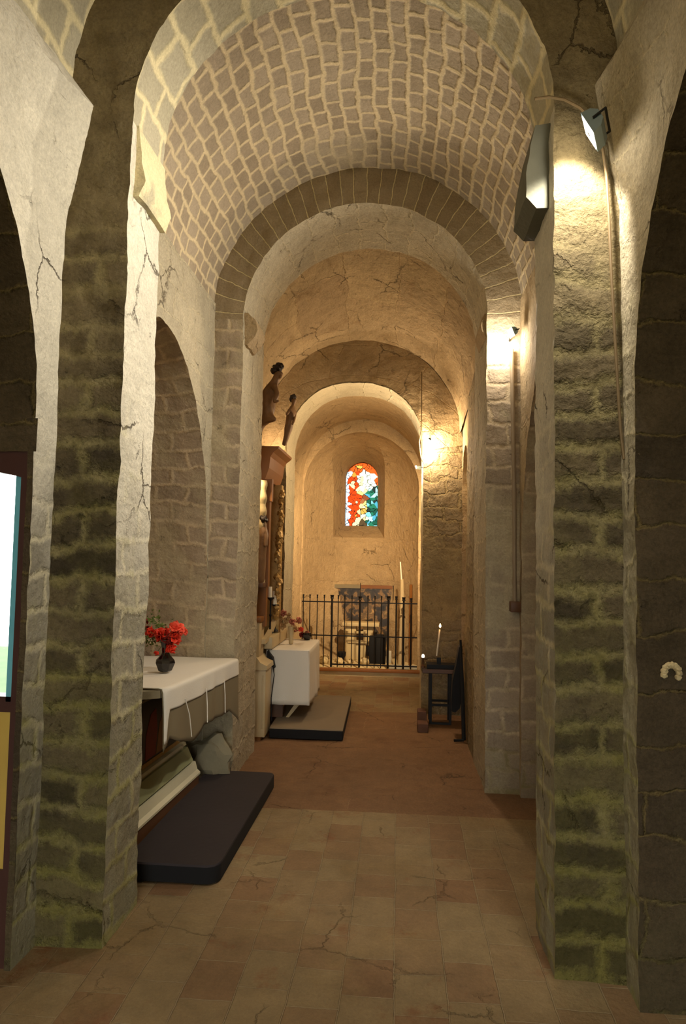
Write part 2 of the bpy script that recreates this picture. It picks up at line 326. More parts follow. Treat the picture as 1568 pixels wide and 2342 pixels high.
# ------------------------------------------------------------------ building shell
def transverse(name, Y0, Y1, c, r, zs, b, outL, outR, mats, step=.03, ring=0, dz=(.012, .006), back=True, e=2.0, Rtop=None):
    """wall across the aisle pierced by an arch; materials = wall face, arch ring, reveal, soffit"""
    bm = bmesh.new(); C = contour(c, r, r, zs, b, step, e=e)
    RL, RR = c-outL, outR-c
    def outer(p, k=None):
        h, z, s, kind, t = p
        if kind == 'L': return (outL, z)
        if kind == 'R': return (outR, z)
        f = (1+math.cos(t))/2; ro = RL*(1-f)+RR*f
        rz = ro if Rtop is None else Rtop
        return (c+ro*math.cos(t), zs+rz*math.sin(t))
    for Y in ([Y0, Y1] if back else [Y0]):
        inn = [(p[0], Y, p[1]) for p in C]; out = [(outer(p)[0], Y, outer(p)[1]) for p in C]
        js = [i for i, p in enumerate(C) if p[3] == 'A']; a, z_ = js[0], js[-1]
        n = max(2, round(max(RL, RR, .1)-r and (max(RL, RR)-r)/step))
        for lo, hi, kind in ((0, a, 'J'), (a, z_, 'A'), (z_, len(C)-1, 'J')):
            I, O = inn[lo:hi+1], out[lo:hi+1]
            if kind == 'J':
                loft(bm, I, O, n, [(p[0], p[2]) for p in I], [(p[0], p[2]) for p in O], 0)
            elif ring:
                mid_ = []
                for q, o_ in zip(I, O):
                    v = Vector(o_)-Vector(q); L_ = v.length
                    mid_.append(tuple(Vector(q)+v.normalized()*min(ring, L_*.999)) if L_ > 1e-5 else q)
                S = [C[i][2] for i in range(lo, hi+1)]
                loft(bm, I, mid_, max(2, round(ring/step)), [(.02, s) for s in S], [(.02+ring, s*1.0) for s in S], 1)
                loft(bm, mid_, O, n, [(p[0], p[2]) for p in mid_], [(p[0], p[2]) for p in O], 0)
            else:
                loft(bm, I, O, n, [(p[0], p[2]) for p in I], [(p[0], p[2]) for p in O], 0)
    A = [(p[0], Y0, p[1]) for p in C]; B = [(p[0], Y1, p[1]) for p in C]
    nd = max(2, round((Y1-Y0)/step)); js = [i for i, p in enumerate(C) if p[3] == 'A']; a, z_ = js[0], js[-1]
    for lo, hi, mi in ((0, a, 2), (a, z_, 3), (z_, len(C)-1, 2)):
        loft(bm, A[lo:hi+1], B[lo:hi+1], nd, [(Y0, C[i][2]) for i in range(lo, hi+1)], [(Y1, C[i][2]) for i in range(lo, hi+1)], mi)
    return struct(name, bm, mats, disp=dz)
def lateral(name, X, Xb, y0, y1, ztop, c, aL, aR, zs, b, mats, step=.035, e=2.0, mapY=None, dz=(.012, .006), skipfar=0, back=True, zimp=0):
    """side wall with an arched recess going from X back to Xb; materials = wall face, recess"""
    bm = bmesh.new(); C = contour(c, aL, aR, zs, b, step, e=e)
    def outer(p):
        h, z, s, kind, t = p
        if kind == 'L': return (y0, z)
        if kind == 'R': return (y1, z)
        ct, st = math.cos(t), math.sin(t); ks = []
        if ct > 1e-6: ks.append((y1-c)/ct)
        if ct < -1e-6: ks.append((y0-c)/ct)
        if st > 1e-6: ks.append((ztop-zs)/st)
        k = min(ks); return (c+k*ct, zs+k*st)
    O = [outer(p) for p in C]
    for z_, yy in ((ztop, y0), (ztop, y1)):     # pull the nearest outer point onto each corner
        i = min((i for i, p in enumerate(C) if p[3] == 'A'), key=lambda i: (O[i][0]-yy)**2+(O[i][1]-z_)**2); O[i] = (yy, z_)
    I3 = [(X, p[0], p[1]) for p in C]; O3 = [(X, q[0], q[1]) for q in O]
    loft(bm, I3, O3, 14, [(p[0], p[1]) for p in C], O, 0)
    if mapY is None: mapY = lambda y: y
    B3 = [(Xb, mapY(p[0]), p[1]) for p in C]; s_ = 1 if Xb > X else -1
    hi = len(C)
    if skipfar: hi = next(i for i, p in enumerate(C) if p[3] == 'R' and p[1] < skipfar)
    loft(bm, I3[:hi], B3[:hi], max(4, round(abs(Xb-X)/step)), [(0, p[2]) for p in C[:hi]], [(abs(Xb-X), p[2]) for p in C[:hi]], 1)
    if back:
        sheet(bm, (Xb, mapY(c-aL)-.03, 0), (Xb, mapY(c+aR)+.03, 0), (Xb, mapY(c+aR)+.03, zs+b+.03), (Xb, mapY(c-aL)-.03, zs+b+.03), .06, uv=lambda p: (p.y, p.z), mi=1)
    return struct(name, bm, mats, disp=dz)
def vault(name, c0, r0, zs0, b0, Y0, c1, r1, zs1, b1, Y1, mat, step=.04, dz=(.012, .006), ext=.04):
    bm = bmesh.new(); m = max(20, round(PI*r0/step)); A, B, uA, uB = [], [], [], []
    for i in range(m+1):
        t = PI-PI*i/m; s = r0*PI*i/m
        A.append((c0+r0*math.cos(t), Y0, zs0+b0*math.sin(t))); B.append((c1+r1*math.cos(t), Y1, zs1+b1*math.sin(t))); uA.append((Y0, s)); uB.append((Y1, s))
    loft(bm, A, B, max(3, round((Y1-Y0)/step)), uA, uB); return struct(name, bm, mat, disp=dz)

# --- bay around the viewer (Y -2.2 .. 2.75)
transverse('wall_near_arch', 2.75, 3.12, -.28, .89, 3.45, .86, -1.49, .92, [M['pier'], M['pier'], M['reveal'], M['soffit']], step=.025, dz=(.014, .008), Rtop=1.35)
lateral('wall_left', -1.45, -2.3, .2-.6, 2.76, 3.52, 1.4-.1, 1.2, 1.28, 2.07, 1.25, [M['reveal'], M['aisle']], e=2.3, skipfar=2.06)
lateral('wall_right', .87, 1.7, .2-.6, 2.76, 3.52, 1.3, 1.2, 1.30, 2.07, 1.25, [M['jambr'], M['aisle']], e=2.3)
vault('ceiling', -.29, 1.17, 3.5, 1.25, -2.2, -.29, 1.17, 3.5, 1.25, 2.78, M['soffit'], step=.06)
bm = bmesh.new()
for X in (-1.45, .87):
    sheet(bm, (X, -2.2, 0), (X, -.38, 0), (X, -.38, 3.55), (X, -2.2, 3.55), .12, uv=lambda p: (p.y, p.z))
struct('wall_side_rear', bm, M['reveal'], disp=(.012, .004))
bm = bmesh.new()   # unseen rear wall; its doorway is added to let daylight onto the piers
C = contour(-.28, .85, .85, 1.9, .7, .08); Y = -2.2
I = [(p[0], Y, p[1]) for p in C]; O = [((-1.5 if p[3] == 'L' else .95 if p[3] == 'R' else -.28+1.22*math.cos(p[4])*1.0), Y, (p[1] if p[3] != 'A' else 1.9+3.0*math.sin(p[4]))) for p in C]
loft(bm, I, O, 8, [(p[0], p[2]) for p in I], [(p[0], p[2]) for p in O]); loft(bm, I, [(p[0], Y-.5, p[2]) for p in I], 5, [(p[1], p[2]) for p in I], [(p[1]-.5, p[2]) for p in I])
struct('wall_rear', bm, M['pier'], disp=(.012, .004))
# wall around the glazed door on the left
bm = bmesh.new(); uvf = lambda p: (p.x, p.z)
sheet(bm, (-1.45, 2.58, 0), (-1.475, 2.58, 0), (-1.475, 2.58, 2.12), (-1.45, 2.58, 2.12), .03, uv=uvf)
sheet(bm, (-1.44, 2.58, 1.985), (-2.34, 2.58, 1.985), (-2.34, 2.58, 2.12), (-1.44, 2.58, 2.12), .03, uv=uvf)
sheet(bm, (-2.2, 2.58, 0), (-2.34, 2.58, 0), (-2.34, 2.58, 2.12), (-2.2, 2.58, 2.12), .04, uv=uvf)
sheet(bm, (-1.475, 2.58, 0), (-1.475, 2.8, 0), (-1.475, 2.8, 2.0), (-1.475, 2.58, 2.0), .04, uv=lambda p: (p.y, p.z))
struct('wall_left_door', bm, M['aisle'], disp=(.004, .003))
# thickening of the side walls under the vault (imposts)
for nm, X, s in (('trim_1', -1.45, 1), ('trim_2', .87, -1)):
    bm = bmesh.new(); prof = [(-.02, 2.9), (.01, 3.06), (.05, 3.25), (.09, 3.45), (.10, 3.53), (.0, 3.66), (-.06, 3.7)]
    prof2 = [(X+s*a, z) for a, z in prof]
    for k in range(len(prof2)-1):
        (xa, za), (xb, zb) = prof2[k], prof2[k+1]
        yb = lambda z: 2.52-.9*max(0, z-2.9); sheet(bm, (X-s*.02, yb(za), za), (xa, 2.765, za), (xb, 2.765, zb), (X-s*.02, yb(zb), zb), .04, uv=lambda p: (p.y, p.z))
    struct(nm, bm, M['reveal'] if s > 0 else M['jamb'], disp=(.012, .006))
# corbels under the near and middle arches
def corbel(nm, x, s, y0, y1, z0, z1, proj, mat, rnd=False):
    bm = bmesh.new()
    pr = [(x-s*.05, z0), (x+s*proj*.55, z0-.0), (x+s*proj, z0+.07), (x+s*proj*.6, z0+(z1-z0)*.5), (x+s*.01, z1), (x-s*.05, z1)]
    if rnd: pr = [(x-s*.05, z0), (x+s*proj*.2, z0), (x+s*proj*.75, z0+(z1-z0)*.25), (x+s*proj, z0+(z1-z0)*.5), (x+s*proj*.8, z1-.05), (x+s*proj*.3, z1), (x-s*.05, z1)]
    prism(bm, pr, 'y', y0, y1); bmesh.ops.subdivide_edges(bm, edges=bm.edges[:], cuts=3, use_grid_fill=True)
    bmesh.ops.triangulate(bm, faces=bm.faces[:]); struct(nm, bm, mat, disp=(.012, .008))
corbel('trim_3', -1.17, 1, 2.80, 3.13, 3.14, 3.46, .05, M['soffit']); bm = bmesh.new(); prism(bm, [(.66, 3.06), (.56, 3.06), (.515, 3.11), (.52, 3.25), (.55, 3.42), (.66, 3.44)], 'y', 2.83, 3.13); bmesh.ops.subdivide_edges(bm, edges=bm.edges[:], cuts=3, use_grid_fill=True); bmesh.ops.triangulate(bm, faces=bm.faces[:]); struct('trim_4', bm, M['slab'], disp=(.012, .006))
corbel('trim_5', -1.15, 1, 4.84, 5.1, 3.12, 3.36, .10, M['plaster'], True); corbel('trim_6', .6, -1, 4.84, 5.2, 3.16, 3.34, .04, M['plaster'], True)

# --- first bay beyond the near arch
mp = lambda y: 3.85+(y-3.22)*(4.77-3.85)/(4.77-3.22)
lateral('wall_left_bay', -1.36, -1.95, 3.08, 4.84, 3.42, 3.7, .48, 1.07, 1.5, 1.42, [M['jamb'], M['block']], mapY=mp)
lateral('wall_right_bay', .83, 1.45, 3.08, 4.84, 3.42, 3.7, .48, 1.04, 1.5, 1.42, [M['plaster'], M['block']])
vault('ceiling.001', -.265, 1.115, 3.3, 1.115, 3.06, -.265, 1.115, 3.3, 1.115, 4.86, M['vault'], step=.03, dz=(.016, .008))
transverse('wall_middle_arch', 4.80, 5.55, -.275, .875, 3.30, .85, -1.42, .95, [M['block'], M['voussoir'], M['jamb'], M['jamb']], step=.03, ring=.30, dz=(.012, .008), Rtop=1.3)
# --- second bay
vault('ceiling.002', -.37, 1.04, 3.22, 1.06, 5.5, -.42, 1.03, 2.85, .98, 7.1, M['plaster'], dz=(.02, .008))
bm = bmesh.new()
sheet(bm, (-1.43, 5.5, 0), (-1.45, 7.1, 0), (-1.45, 7.1, 2.9), (-1.41, 5.5, 3.15), .05, uv=lambda p: (p.y, p.z))
struct('wall_left_retable', bm, M['plaster'], disp=(.014, .006))
# right wall of second bay, with shallow arched recess close to the far pier
bm = bmesh.new()
sheet(bm, (.6, 5.45, 0), (.61, 6.42, 0), (.63, 6.42, 3.1), (.64, 5.45, 3.3), .03, uv=lambda p: (p.y, p.z))
struct('wall_right_passage', bm, M['rough'], disp=(.014, .008))
lateral('wall_right_niche', .64, .82, 6.3, 7.12, 3.15, 6.78, .30, .26, 2.25, .45, [M['plaster'], M['plaster']], step=.04)
transverse('wall_far_arch', 7.05, 7.65, -.475, .715, 2.68, .72, -1.47, .66, [M['rough'], M['rough'], M['smooth'], M['smooth']], step=.035, dz=(.012, .007), e=2.2, Rtop=1.35)
bm = bmesh.new()   # plastered upper part of the far arch wall
C = contour(-.475, .725, .725, 2.68, .73, .04, e=2.2); K = [p for p in C if p[3] == 'A']
loft(bm, [(p[0], 7.035, p[1]) for p in K], [(-.42+1.06*math.cos(p[4]), 7.035, 2.74+1.12*math.sin(p[4])) for p in K], 10, [(p[0], p[1]) for p in K], [(p[0]*1.3, p[1]*1.2) for p in K])
struct('wall_far_plaster', bm, M['plaster'], disp=(.012, .008))
# --- chancel and apse
vault('ceiling.003', -.50, .80, 2.66, .80, 7.6, -.51, .80, 2.62, .80, 9.15, M['apse'], dz=(.014, .005))
bm = bmesh.new()
for X in (-1.31, .29): sheet(bm, (X, 7.6, 0), (X, 9.15, 0), (X, 9.15, 2.7), (X, 7.6, 2.7), .06, uv=lambda p: (p.y, p.z))
for X0, X1 in ((-1.25, -1.33), (.24, .31)): sheet(bm, (X0, 7.64, 0), (X1, 7.64, 0), (X1, 7.64, 3.5), (X0, 7.64, 3.5), .08, uv=lambda p: (p.x, p.z))
struct('wall_chancel', bm, M['apse'], disp=(.014, .005))
AC, AA, AZ, AD = -.52, .775, 2.48, 1.30
transverse('wall_apse_arch', 9.12, 9.27, AC, AA, AZ, .77, -1.36, .34, [M['apse'], M['apse'], M['apse'], M['apse']], step=.05, dz=(.012, .005), Rtop=1.2)
bm = bmesh.new()
def apse_y(x, z):
    q = ((x-AC)/(AA+.03))**2 + (((z-AZ)/.80)**2 if z > AZ else 0)
    return 9.25 + AD*math.sqrt(max(0, 1-min(q, 1)))
wc = -.615; N_ = 60
def wcont(a, zb, zs, b, n=60):
    pts = [(wc-a, zb+(zs-zb)*i/10) for i in range(10)] + [(wc+a*math.cos(PI-PI*i/(n-20)), zs+b*math.sin(PI*i/(n-20))) for i in range(n-19)] + [(wc+a, zs-(zs-zb)*i/10) for i in range(1, 10)]
    pts += [(wc+a-2*a*i/8, zb) for i in range(0, 9)]
    return pts
WO = wcont(.385, 1.86, 2.92, .41); WI = wcont(.262, 2.06, 2.82, .275)
def apse_out(p):
    dx, dz = p[0]-wc, p[1]-2.4; best = None; lo, hi = 0, 20
    for _ in range(40):
        k = (lo+hi)/2; x, z = wc+dx*k, 2.4+dz*k
        ins = (abs(x-AC) <= AA+.03 and 0 <= z <= AZ) or (z > AZ and ((x-AC)/(AA+.03))**2+((z-AZ)/.80)**2 <= 1)
        if ins: lo = k
        else: hi = k
    return (wc+dx*lo, max(0, 2.4+dz*lo))
WP = [apse_out(p) for p in WO]
for cx0, cz0 in ((AC-AA-.03, 0), (AC+AA+.03, 0)):
    i = min(range(len(WP)), key=lambda i: (WP[i][0]-cx0)**2+(WP[i][1]-cz0)**2); WP[i] = (cx0, cz0)
nst = 26; rows = []
uvl = bm.loops.layers.uv.verify()
for i in range(nst+1):
    t = math.sin(i/nst*PI/2)
    rows.append([bm.verts.new((a[0]+(b[0]-a[0])*t, apse_y(a[0]+(b[0]-a[0])*t, a[1]+(b[1]-a[1])*t), a[1]+(b[1]-a[1])*t)) for a, b in zip(WO, WP)])
nW = len(WO)
for i in range(nst):
    for j in range(nW-1):
        f = bm.faces.new((rows[i][j], rows[i][j+1], rows[i+1][j+1], rows[i+1][j]))
        for lp in f.loops: lp[uvl].uv = (lp.vert.co.x*1.4, lp.vert.co.z)
YW = 10.95
loft(bm, [(a[0], apse_y(*a), a[1]) for a in WO], [(a[0], YW, a[1]) for a in WI], 8, [(a[0], a[1]) for a in WO], [(a[0], a[1]+.3) for a in WI], 1)
loft(bm, [(a[0], YW, a[1]) for a in WI], [(a[0], YW+.15, a[1]) for a in WI], 2, [(a[0], a[1]) for a in WI], [(a[0], a[1]+.3) for a in WI], 1)
struct('wall_apse', bm, [M['apse'], M['apse']], disp=(.012, .004))

# --- floor
bm = bmesh.new(); fuv = lambda p: (p.y, p.x+.0)
sheet(bm, (-2.6, -2.8, 0), (1.9, -2.8, 0), (1.9, 4.35, 0), (-2.6, 4.35, 0), .06, uv=fuv)
sheet(bm, (-2.0, 4.35, 0), (1.6, 4.35, 0), (1.6, 7.1, 0), (-2.0, 7.1, 0), .06, uv=fuv, mi=1)
sheet(bm, (-1.6, 7.1, 0), (.9, 7.1, 0), (.9, 9.2, 0), (-1.6, 9.2, 0), .06, uv=lambda p: (p.y, p.x*1.0+.05), mi=0)
for v in bm.verts: v.co.z += .008*noise.noise(v.co*1.7) + .003*noise.noise(v.co*6)
struct('floor', bm, [M['floor'], M['floor2']])
bm = bmesh.new(); box(bm, -1.4, .42, 9.10, 11.2, -.02, .085, bev=.006)
tag(link('trim_7', bm, M['stone']), kind='structure')
bm = bmesh.new(); box(bm, -1.4, .42, 9.06, 9.12, .06, .10, bev=.006)
tag(link('trim_8', bm, M['brown']), kind='structure')

bm = bmesh.new()    # unseen sheets added around the vaults to keep stray sky light out
sheet(bm, (2.0, -2.8, -.1), (2.0, 11.6, -.1), (2.0, 11.6, 5.2), (2.0, -2.8, 5.2), 1)
sheet(bm, (-2.6, -2.8, 5.0), (2.1, -2.8, 5.0), (2.1, 11.6, 5.0), (-2.6, 11.6, 5.0), 1)
sheet(bm, (-2.1, 4.9, -.1), (-2.1, 11.6, -.1), (-2.1, 11.6, 5.2), (-2.1, 4.9, 5.2), 1)
sheet(bm, (-2.35, 2.9, 2.2), (-2.35, 4.95, 2.2), (-2.35, 4.95, 5.2), (-2.35, 2.9, 5.2), 1)
sheet(bm, (-2.38, -2.8, -.1), (-2.38, 2.62, -.1), (-2.38, 2.62, 5.2), (-2.38, -2.8, 5.2), 1)
struct('wall_light_block', bm, M['aisle'])
# --- outside
bm = bmesh.new(); sheet(bm, (-70, -60, -5), (60, -60, -5), (60, 48, -5.5), (-70, 48, -5.5), 20)
tag(link('ground_outside', bm, M['grass'], smooth=0), kind='structure')
# rough stones fallen at the foot of the right niche wall are part of the masonry

# --- glazed door on the left
dr = thing('door_1', (-1.85, 2.62, 0), None, None); dr['kind'] = 'structure'
bm = bmesh.new(); X0, X1 = -2.2, -1.475
prism(bm, [(X0, 0), (X0+.05, 0), (X0+.05, 1.86), (-1.95, 1.915), (-1.75, 1.92), (-1.6, 1.905), (-1.503, 1.885), (-1.503, 0), (X1, 0), (X1, 2.02), (X0, 2.02)], 'y', 2.59, 2.70)
link('door_frame', bm, M['door'], dr)
bm = bmesh.new(); box(bm, -1.530, -1.503, 2.60, 2.67, 1.0, 1.90); box(bm, -2.15, -2.13, 2.60, 2.66, 1.0, 1.88)
link('gasket', bm, M['seal'], dr)
bx('door_rail', M['door'], dr, -2.15, -1.50, 2.60, 2.67, .96, 1.02)
bx('door_panel', M['panel'], dr, -2.15, -1.50, 2.61, 2.64, .36, .96)
bx('kick_panel', M['door'], dr, -2.15, -1.50, 2.60, 2.66, 0, .36)
m, nt, P, N, L = newmat('clear_glass')
nt.nodes.remove(P); tr = N('ShaderNodeBsdfTransparent'); gl = N('ShaderNodeBsdfGlossy'); gl.inputs['Roughness'].default_value = .03; mxs = N('ShaderNodeMixShader'); mxs.inputs[0].default_value = .05
L(tr.outputs[0], mxs.inputs[1]); L(gl.outputs[0], mxs.inputs[2]); L(mxs.outputs[0], nt.nodes['Material Output'].inputs[0]); M['glass'] = m
bx('pane', m, dr, -2.14, -1.525, 2.625, 2.635, 1.02, 1.93)

# --- stained glass window in the apse
m, nt, P, N, L = newmat('stained_glass'); nt.nodes.remove(P)
vc = N('ShaderNodeVertexColor'); vc.layer_name = 'Col'; tr = N('ShaderNodeBsdfTransparent'); L(vc.outputs[0], tr.inputs[0])
tl = N('ShaderNodeBsdfTranslucent'); L(vc.outputs[0], tl.inputs[0]); mxs = N('ShaderNodeMixShader'); mxs.inputs[0].default_value = .35
L(tr.outputs[0], mxs.inputs[1]); L(tl.outputs[0], mxs.inputs[2]); L(mxs.outputs[0], nt.nodes['Material Output'].inputs[0])
bm = bmesh.new(); cl = bm.loops.layers.float_color.new('Col'); G = .0085
rnd = random.Random(3); seeds = []
while len(seeds) < 190:
    q = (rnd.uniform(-.3, .3), rnd.uniform(2.0, 3.15))
    if all((q[0]-a)**2+(q[1]-b)**2 > .026**2 for a, b in seeds): seeds.append(q)
def pane_col(x, z, k):
    rr = rnd2[k]
    u = x/.262; v = (z-2.06)/1.035
    if (x-.05)**2/.150**2 + (z-2.80)**2/.17**2 < 1: return (1, 1, .72) if rr < .9 else (1, .85, .4)
    if v > .62 and (u > .5 or v > .85): return (1, .14, .02) if rr < .85 else (1, .6, .1)
    if u < -.72: return (.75, .85, 1)  # blue-white strip paints the brightly lit left jamb into the glass
    if u < -.15: return (.95, .07, .01) if rr < .72 else ((1, .8, .45) if rr < .9 else (1, .35, .05))
    if u > .35 and v < .66:
        return [(.02, .12, .07), (.10, .45, .60), (.03, .22, .12), (.55, .95, .95), (.03, .05, .04), (.25, .65, .70)][int(rr*6)]
    if .35 < v < .55 and u > 0: return [(.30, .08, .03), (.05, .02, .04), (1, .7, .35), (.45, .15, .05)][int(rr*4)]
    if v < .08: return (.12, .07, .03)
    return [(1, .85, .25), (1, .75, .2), (1, .95, .6), (.9, .45, .08), (1, .8, .35)][int(rr*5)]
rnd2 = [rnd.random() for _ in seeds]
nx, nz_ = int(.54/G), int(1.06/G)
vg = {}
def gv(i, j):
    if (i, j) not in vg: vg[i, j] = bm.verts.new((wc-.27+i*G, YW+.06, 2.05+j*G))
    return vg[i, j]
for i in range(nx):
    for j in range(nz_):
        x = -.27+(i+.5)*G; z = 2.05+(j+.5)*G
        ds = sorted(((x-s[0])**2+(z-s[1])**2, k) for k, s in enumerate(seeds))[:2]
        lead = math.sqrt(ds[1][0])-math.sqrt(ds[0][0]) < .0055
        c = (.01, .01, .01) if lead and ds[0][1] % 3 else pane_col(seeds[ds[0][1]][0], seeds[ds[0][1]][1], ds[0][1])
        f = bm.faces.new((gv(i, j), gv(i+1, j), gv(i+1, j+1), gv(i, j+1)))
        for lp in f.loops: lp[cl] = (*[v*.21 for v in c], 1)
w_ = link('window_1', bm, m, smooth=0); w_['kind'] = 'structure'

# ------------------------------------------------------------------ lamps
def point(name, loc, power, col, rad=.04, parent=None, spot=None, blend=.6, size=150):
    l = bpy.data.lights.new(name, 'SPOT' if spot else 'POINT'); l.energy = power; l.color = col; l.shadow_soft_size = rad
    o = bpy.data.objects.new(name, l); COL.objects.link(o); o.location = loc
    if spot:
        l.spot_size = R(size); l.spot_blend = blend
        o.rotation_euler = (Vector(spot)-Vector(loc)).to_track_quat('-Z', 'Y').to_euler()
    if parent: o.parent = parent; o.matrix_parent_inverse = Matrix.Translation(-parent.location)
    return o
def floodlight(loc, aim, s, label, group='floodlights on the piers', mount=None):
    t = thing('floodlight', loc, label, 'lamp', group)
    d = (Vector(aim)-Vector(loc)).normalized(); q = d.to_track_quat('-Z', 'Y').to_matrix().to_4x4()
    T = Matrix.Translation(loc) @ q
    def part(nm, mat, fn, par=None):
        b = bmesh.new(); fn(b)
        bmesh.ops.transform(b, matrix=T, verts=b.verts); return link(nm, b, mat, par or t, smooth=0)
    if mount:
        b = bmesh.new(); tube(b, [loc, mount], .12*s, 8); link('mount', b, M['black'], t)
    def cas(b):
        prism(b, [(-.5*s, -.04*s), (.5*s, -.04*s), (.42*s, .3*s), (.2*s, .5*s), (-.2*s, .5*s), (-.42*s, .3*s)], 'x', -.7*s, .7*s)
    cs_ = part('casing', M['lamp'], cas)
    part('glass', M['lens'], lambda b: box(b, -.6*s, .6*s, -.4*s, .4*s, -.06*s, -.045*s), cs_)
    def brk(b):
        tube(b, [(-.75*s, 0, .2*s), (-.78*s, 0, .7*s), (.78*s, 0, .7*s), (.75*s, 0, .2*s)], .05*s, 6)
    part('bracket', M['black'], brk)
    return t
lamp1 = floodlight((.715, 2.60, 3.24), (.1, 2.85, 2.9), .10, 'grey floodlight high on the nearest right pier with blue-grey casing', mount=(.81, 2.77, 3.29))
point('bulb', (.66, 2.56, 3.26), 85, WHITE, .03, lamp1, spot=(.67, 2.75, 3.0), size=84, blend=.5)
point('bulb', (.655, 2.58, 3.19), 2.6, WHITE, .03, lamp1)
point('bulb', (.60, 2.58, 3.21), 210, WHITE, .04, lamp1, spot=(-1.2, 3.1, 2.75), size=96, blend=1)
lamp2 = floodlight((.74, 4.62, 3.12), (.2, 4.5, 2.9), .06, 'floodlight burning on the right pier of the middle arch', mount=(.76, 4.83, 3.12))
point('bulb', (.68, 4.64, 3.08), P_MID, WHITE, .035, lamp2, spot=(-1.0, 3.3, 3.1), size=150, blend=.9)
point('bulb', (.69, 4.67, 3.06), 12, WHITE, .035, lamp2)
lamp3 = floodlight((.29, 6.95, 2.78), (.0, 6.9, 2.4), .035, 'small dark floodlight on the rough pier beside the far arch', mount=(.29, 7.09, 2.78))
point('bulb', (.265, 6.96, 2.70), P_FAR, (1, .76, .48), .03, lamp3)
lamp4 = floodlight((.19, 7.3, 2.54), (-.6, 8.6, 1.6), .04, 'small white spotlight on the inner jamb of the far arch', mount=(.27, 7.3, 2.54))
point('bulb', (.13, 7.36, 2.51), P_CHANCEL, WARM, .03, lamp4, spot=(-1.0, 10.3, 1.25), size=95, blend=.9)
point('bulb', (.10, 7.30, 2.55), 22, (1, .8, .55), .03, lamp4)
lamp5 = floodlight((-1.32, 5.66, 2.35), (-1.25, 6.2, 2.3), .04, 'small floodlight behind the left jamb lighting the carved retable', mount=(-1.34, 5.54, 2.35))
point('bulb', (-1.27, 5.74, 2.33), P_RETABLE, WARM, .03, lamp5, spot=(-1.27, 5.94, 2.0), size=80)
lamp6 = floodlight((-1.30, 6.66, 2.60), (-1.27, 7.05, 2.8), .04, 'small floodlight lying on the retable cornice behind the carved figures', mount=(-1.30, 6.62, 2.55))
point('bulb', (-1.29, 6.74, 2.63), 14, WARM, .03, lamp6, spot=(-1.27, 7.05, 2.85), size=130)
ch = thing('rear_fill_lamp', (-.28, -.6, 4.2), 'unseen fill lamp added over the rear bay behind the viewer', 'lamp')  # added out of view to brighten the faces turned to the camera
bm = bmesh.new(); lathe(bm, [(.02, .12), (.12, .02), (.13, 0)][::-1], (-.28, -.6, 4.2)); tube(bm, [(-.28, -.6, 4.3), (-.28, -.6, 4.76)], .006, 6); link('shade', bm, M['lamp'], ch)
point('bulb', (-.28, -.6, 4.13), P_REAR, WARM, .05, ch)
# cables
bm = bmesh.new(); yc = 2.715
tube(bm, [at(*p, y=yc) for p in ((1222, 226), (1255, 222), (1290, 228), (1325, 246), (1350, 270), (1368, 300), (1378, 340), (1386, 400), (1392, 500), (1397, 620), (1405, 760), (1412, 880), (1418, 980), (1426, 1050))] + [at(1440, 1046, y=2.70), at(1459, 1040, y=2.60)], .006, 8)
tag(link('electric_cable', bm, M['cable']), 'thin brown cable running from the nearest floodlight down the right pier', 'cable')
cd = thing('conduit', (.79, 4.74, 1.25), 'straight grey conduit with a dark box, on the stone wall right of the middle arch', 'conduit')
bm = bmesh.new(); tube(bm, [(.765, 4.76, 3.05), (.775, 4.765, 2.6), (.785, 4.755, 2.0), (.79, 4.76, 1.30)], .014, 10); link('pipe', bm, M['pipe'], cd)
bx('junction_box', M['brown2'], cd, .755, .825, 4.71, 4.79, 1.23, 1.30, bev=.006)
bm = bmesh.new(); tube(bm, [at(964, 850, y=7.0), at(964, 930, y=7.0), at(963, 985, y=7.0), at(958, 1010, y=7.0), at(962, 1045, y=7.02), at(968, 1060, y=7.02)], .006, 6)
tag(link('electric_cable', bm, M['cable']), 'pale cable hanging down to the small floodlight at the far arch', 'cable')
# rough stone bracket in right-hand masonry
bm = bmesh.new(); c = at(1541, 1543, y=2.55)
for k in range(9):
    a = -.4+k*.47; 
    blob(bm, (c.x+.026*math.cos(a), 2.575, c.z+.03*math.sin(a)), .012, k, .5, 2)
tag(link('broken_stone_hole', bm, M['stone']), 'small broken stone rim around a dark hole in the right wall', 'stone')

# ------------------------------------------------------------------ near altar in the left recess
al = thing('altar', (-1.6, 4.2, 0), 'side altar with dark painted front and pale stepped base under a white cloth', 'altar')
def strip(nm, prof, mat, y0=3.46, y1=4.46, par=None):
    bm = bmesh.new(); prism(bm, prof, 'y', y0, y1)
    for v in bm.verts: v.co.x += .055*(v.co.y-3.54)
    return link(nm, bm, mat, par or al, smooth=0)
pl_ = strip('plinth', [(-1.75, 0), (-1.335, 0), (-1.335, .155), (-1.75, .155)], M['brown2'])
strip('base_step', [(-1.75, .155), (-1.325, .155), (-1.325, .168), (-1.345, .185), (-1.36, .235), (-1.75, .235)], M['white'])
strip('base_groove', [(-1.75, .235), (-1.375, .235), (-1.375, .25), (-1.75, .25)], M['brown2'], y1=4.42)
strip('base_band', [(-1.75, .25), (-1.36, .25), (-1.40, .335), (-1.75, .335)], M['green'], y1=4.42)
strip('base_moulding', [(-1.75, .335), (-1.415, .335), (-1.415, .355), (-1.395, .36), (-1.40, .375), (-1.42, .38), (-1.75, .38)], M['white'], y1=4.38)
pf_ = strip('picture_frame', [(-1.75, .38), (-1.425, .38), (-1.43, .40), (-1.75, .40)], M['gold'], y1=4.36)
pt_ = strip('painting', [(-1.75, .40), (-1.435, .40), (-1.435, .775), (-1.75, .775)], M['paint1'], y1=4.34)
bm = bmesh.new()
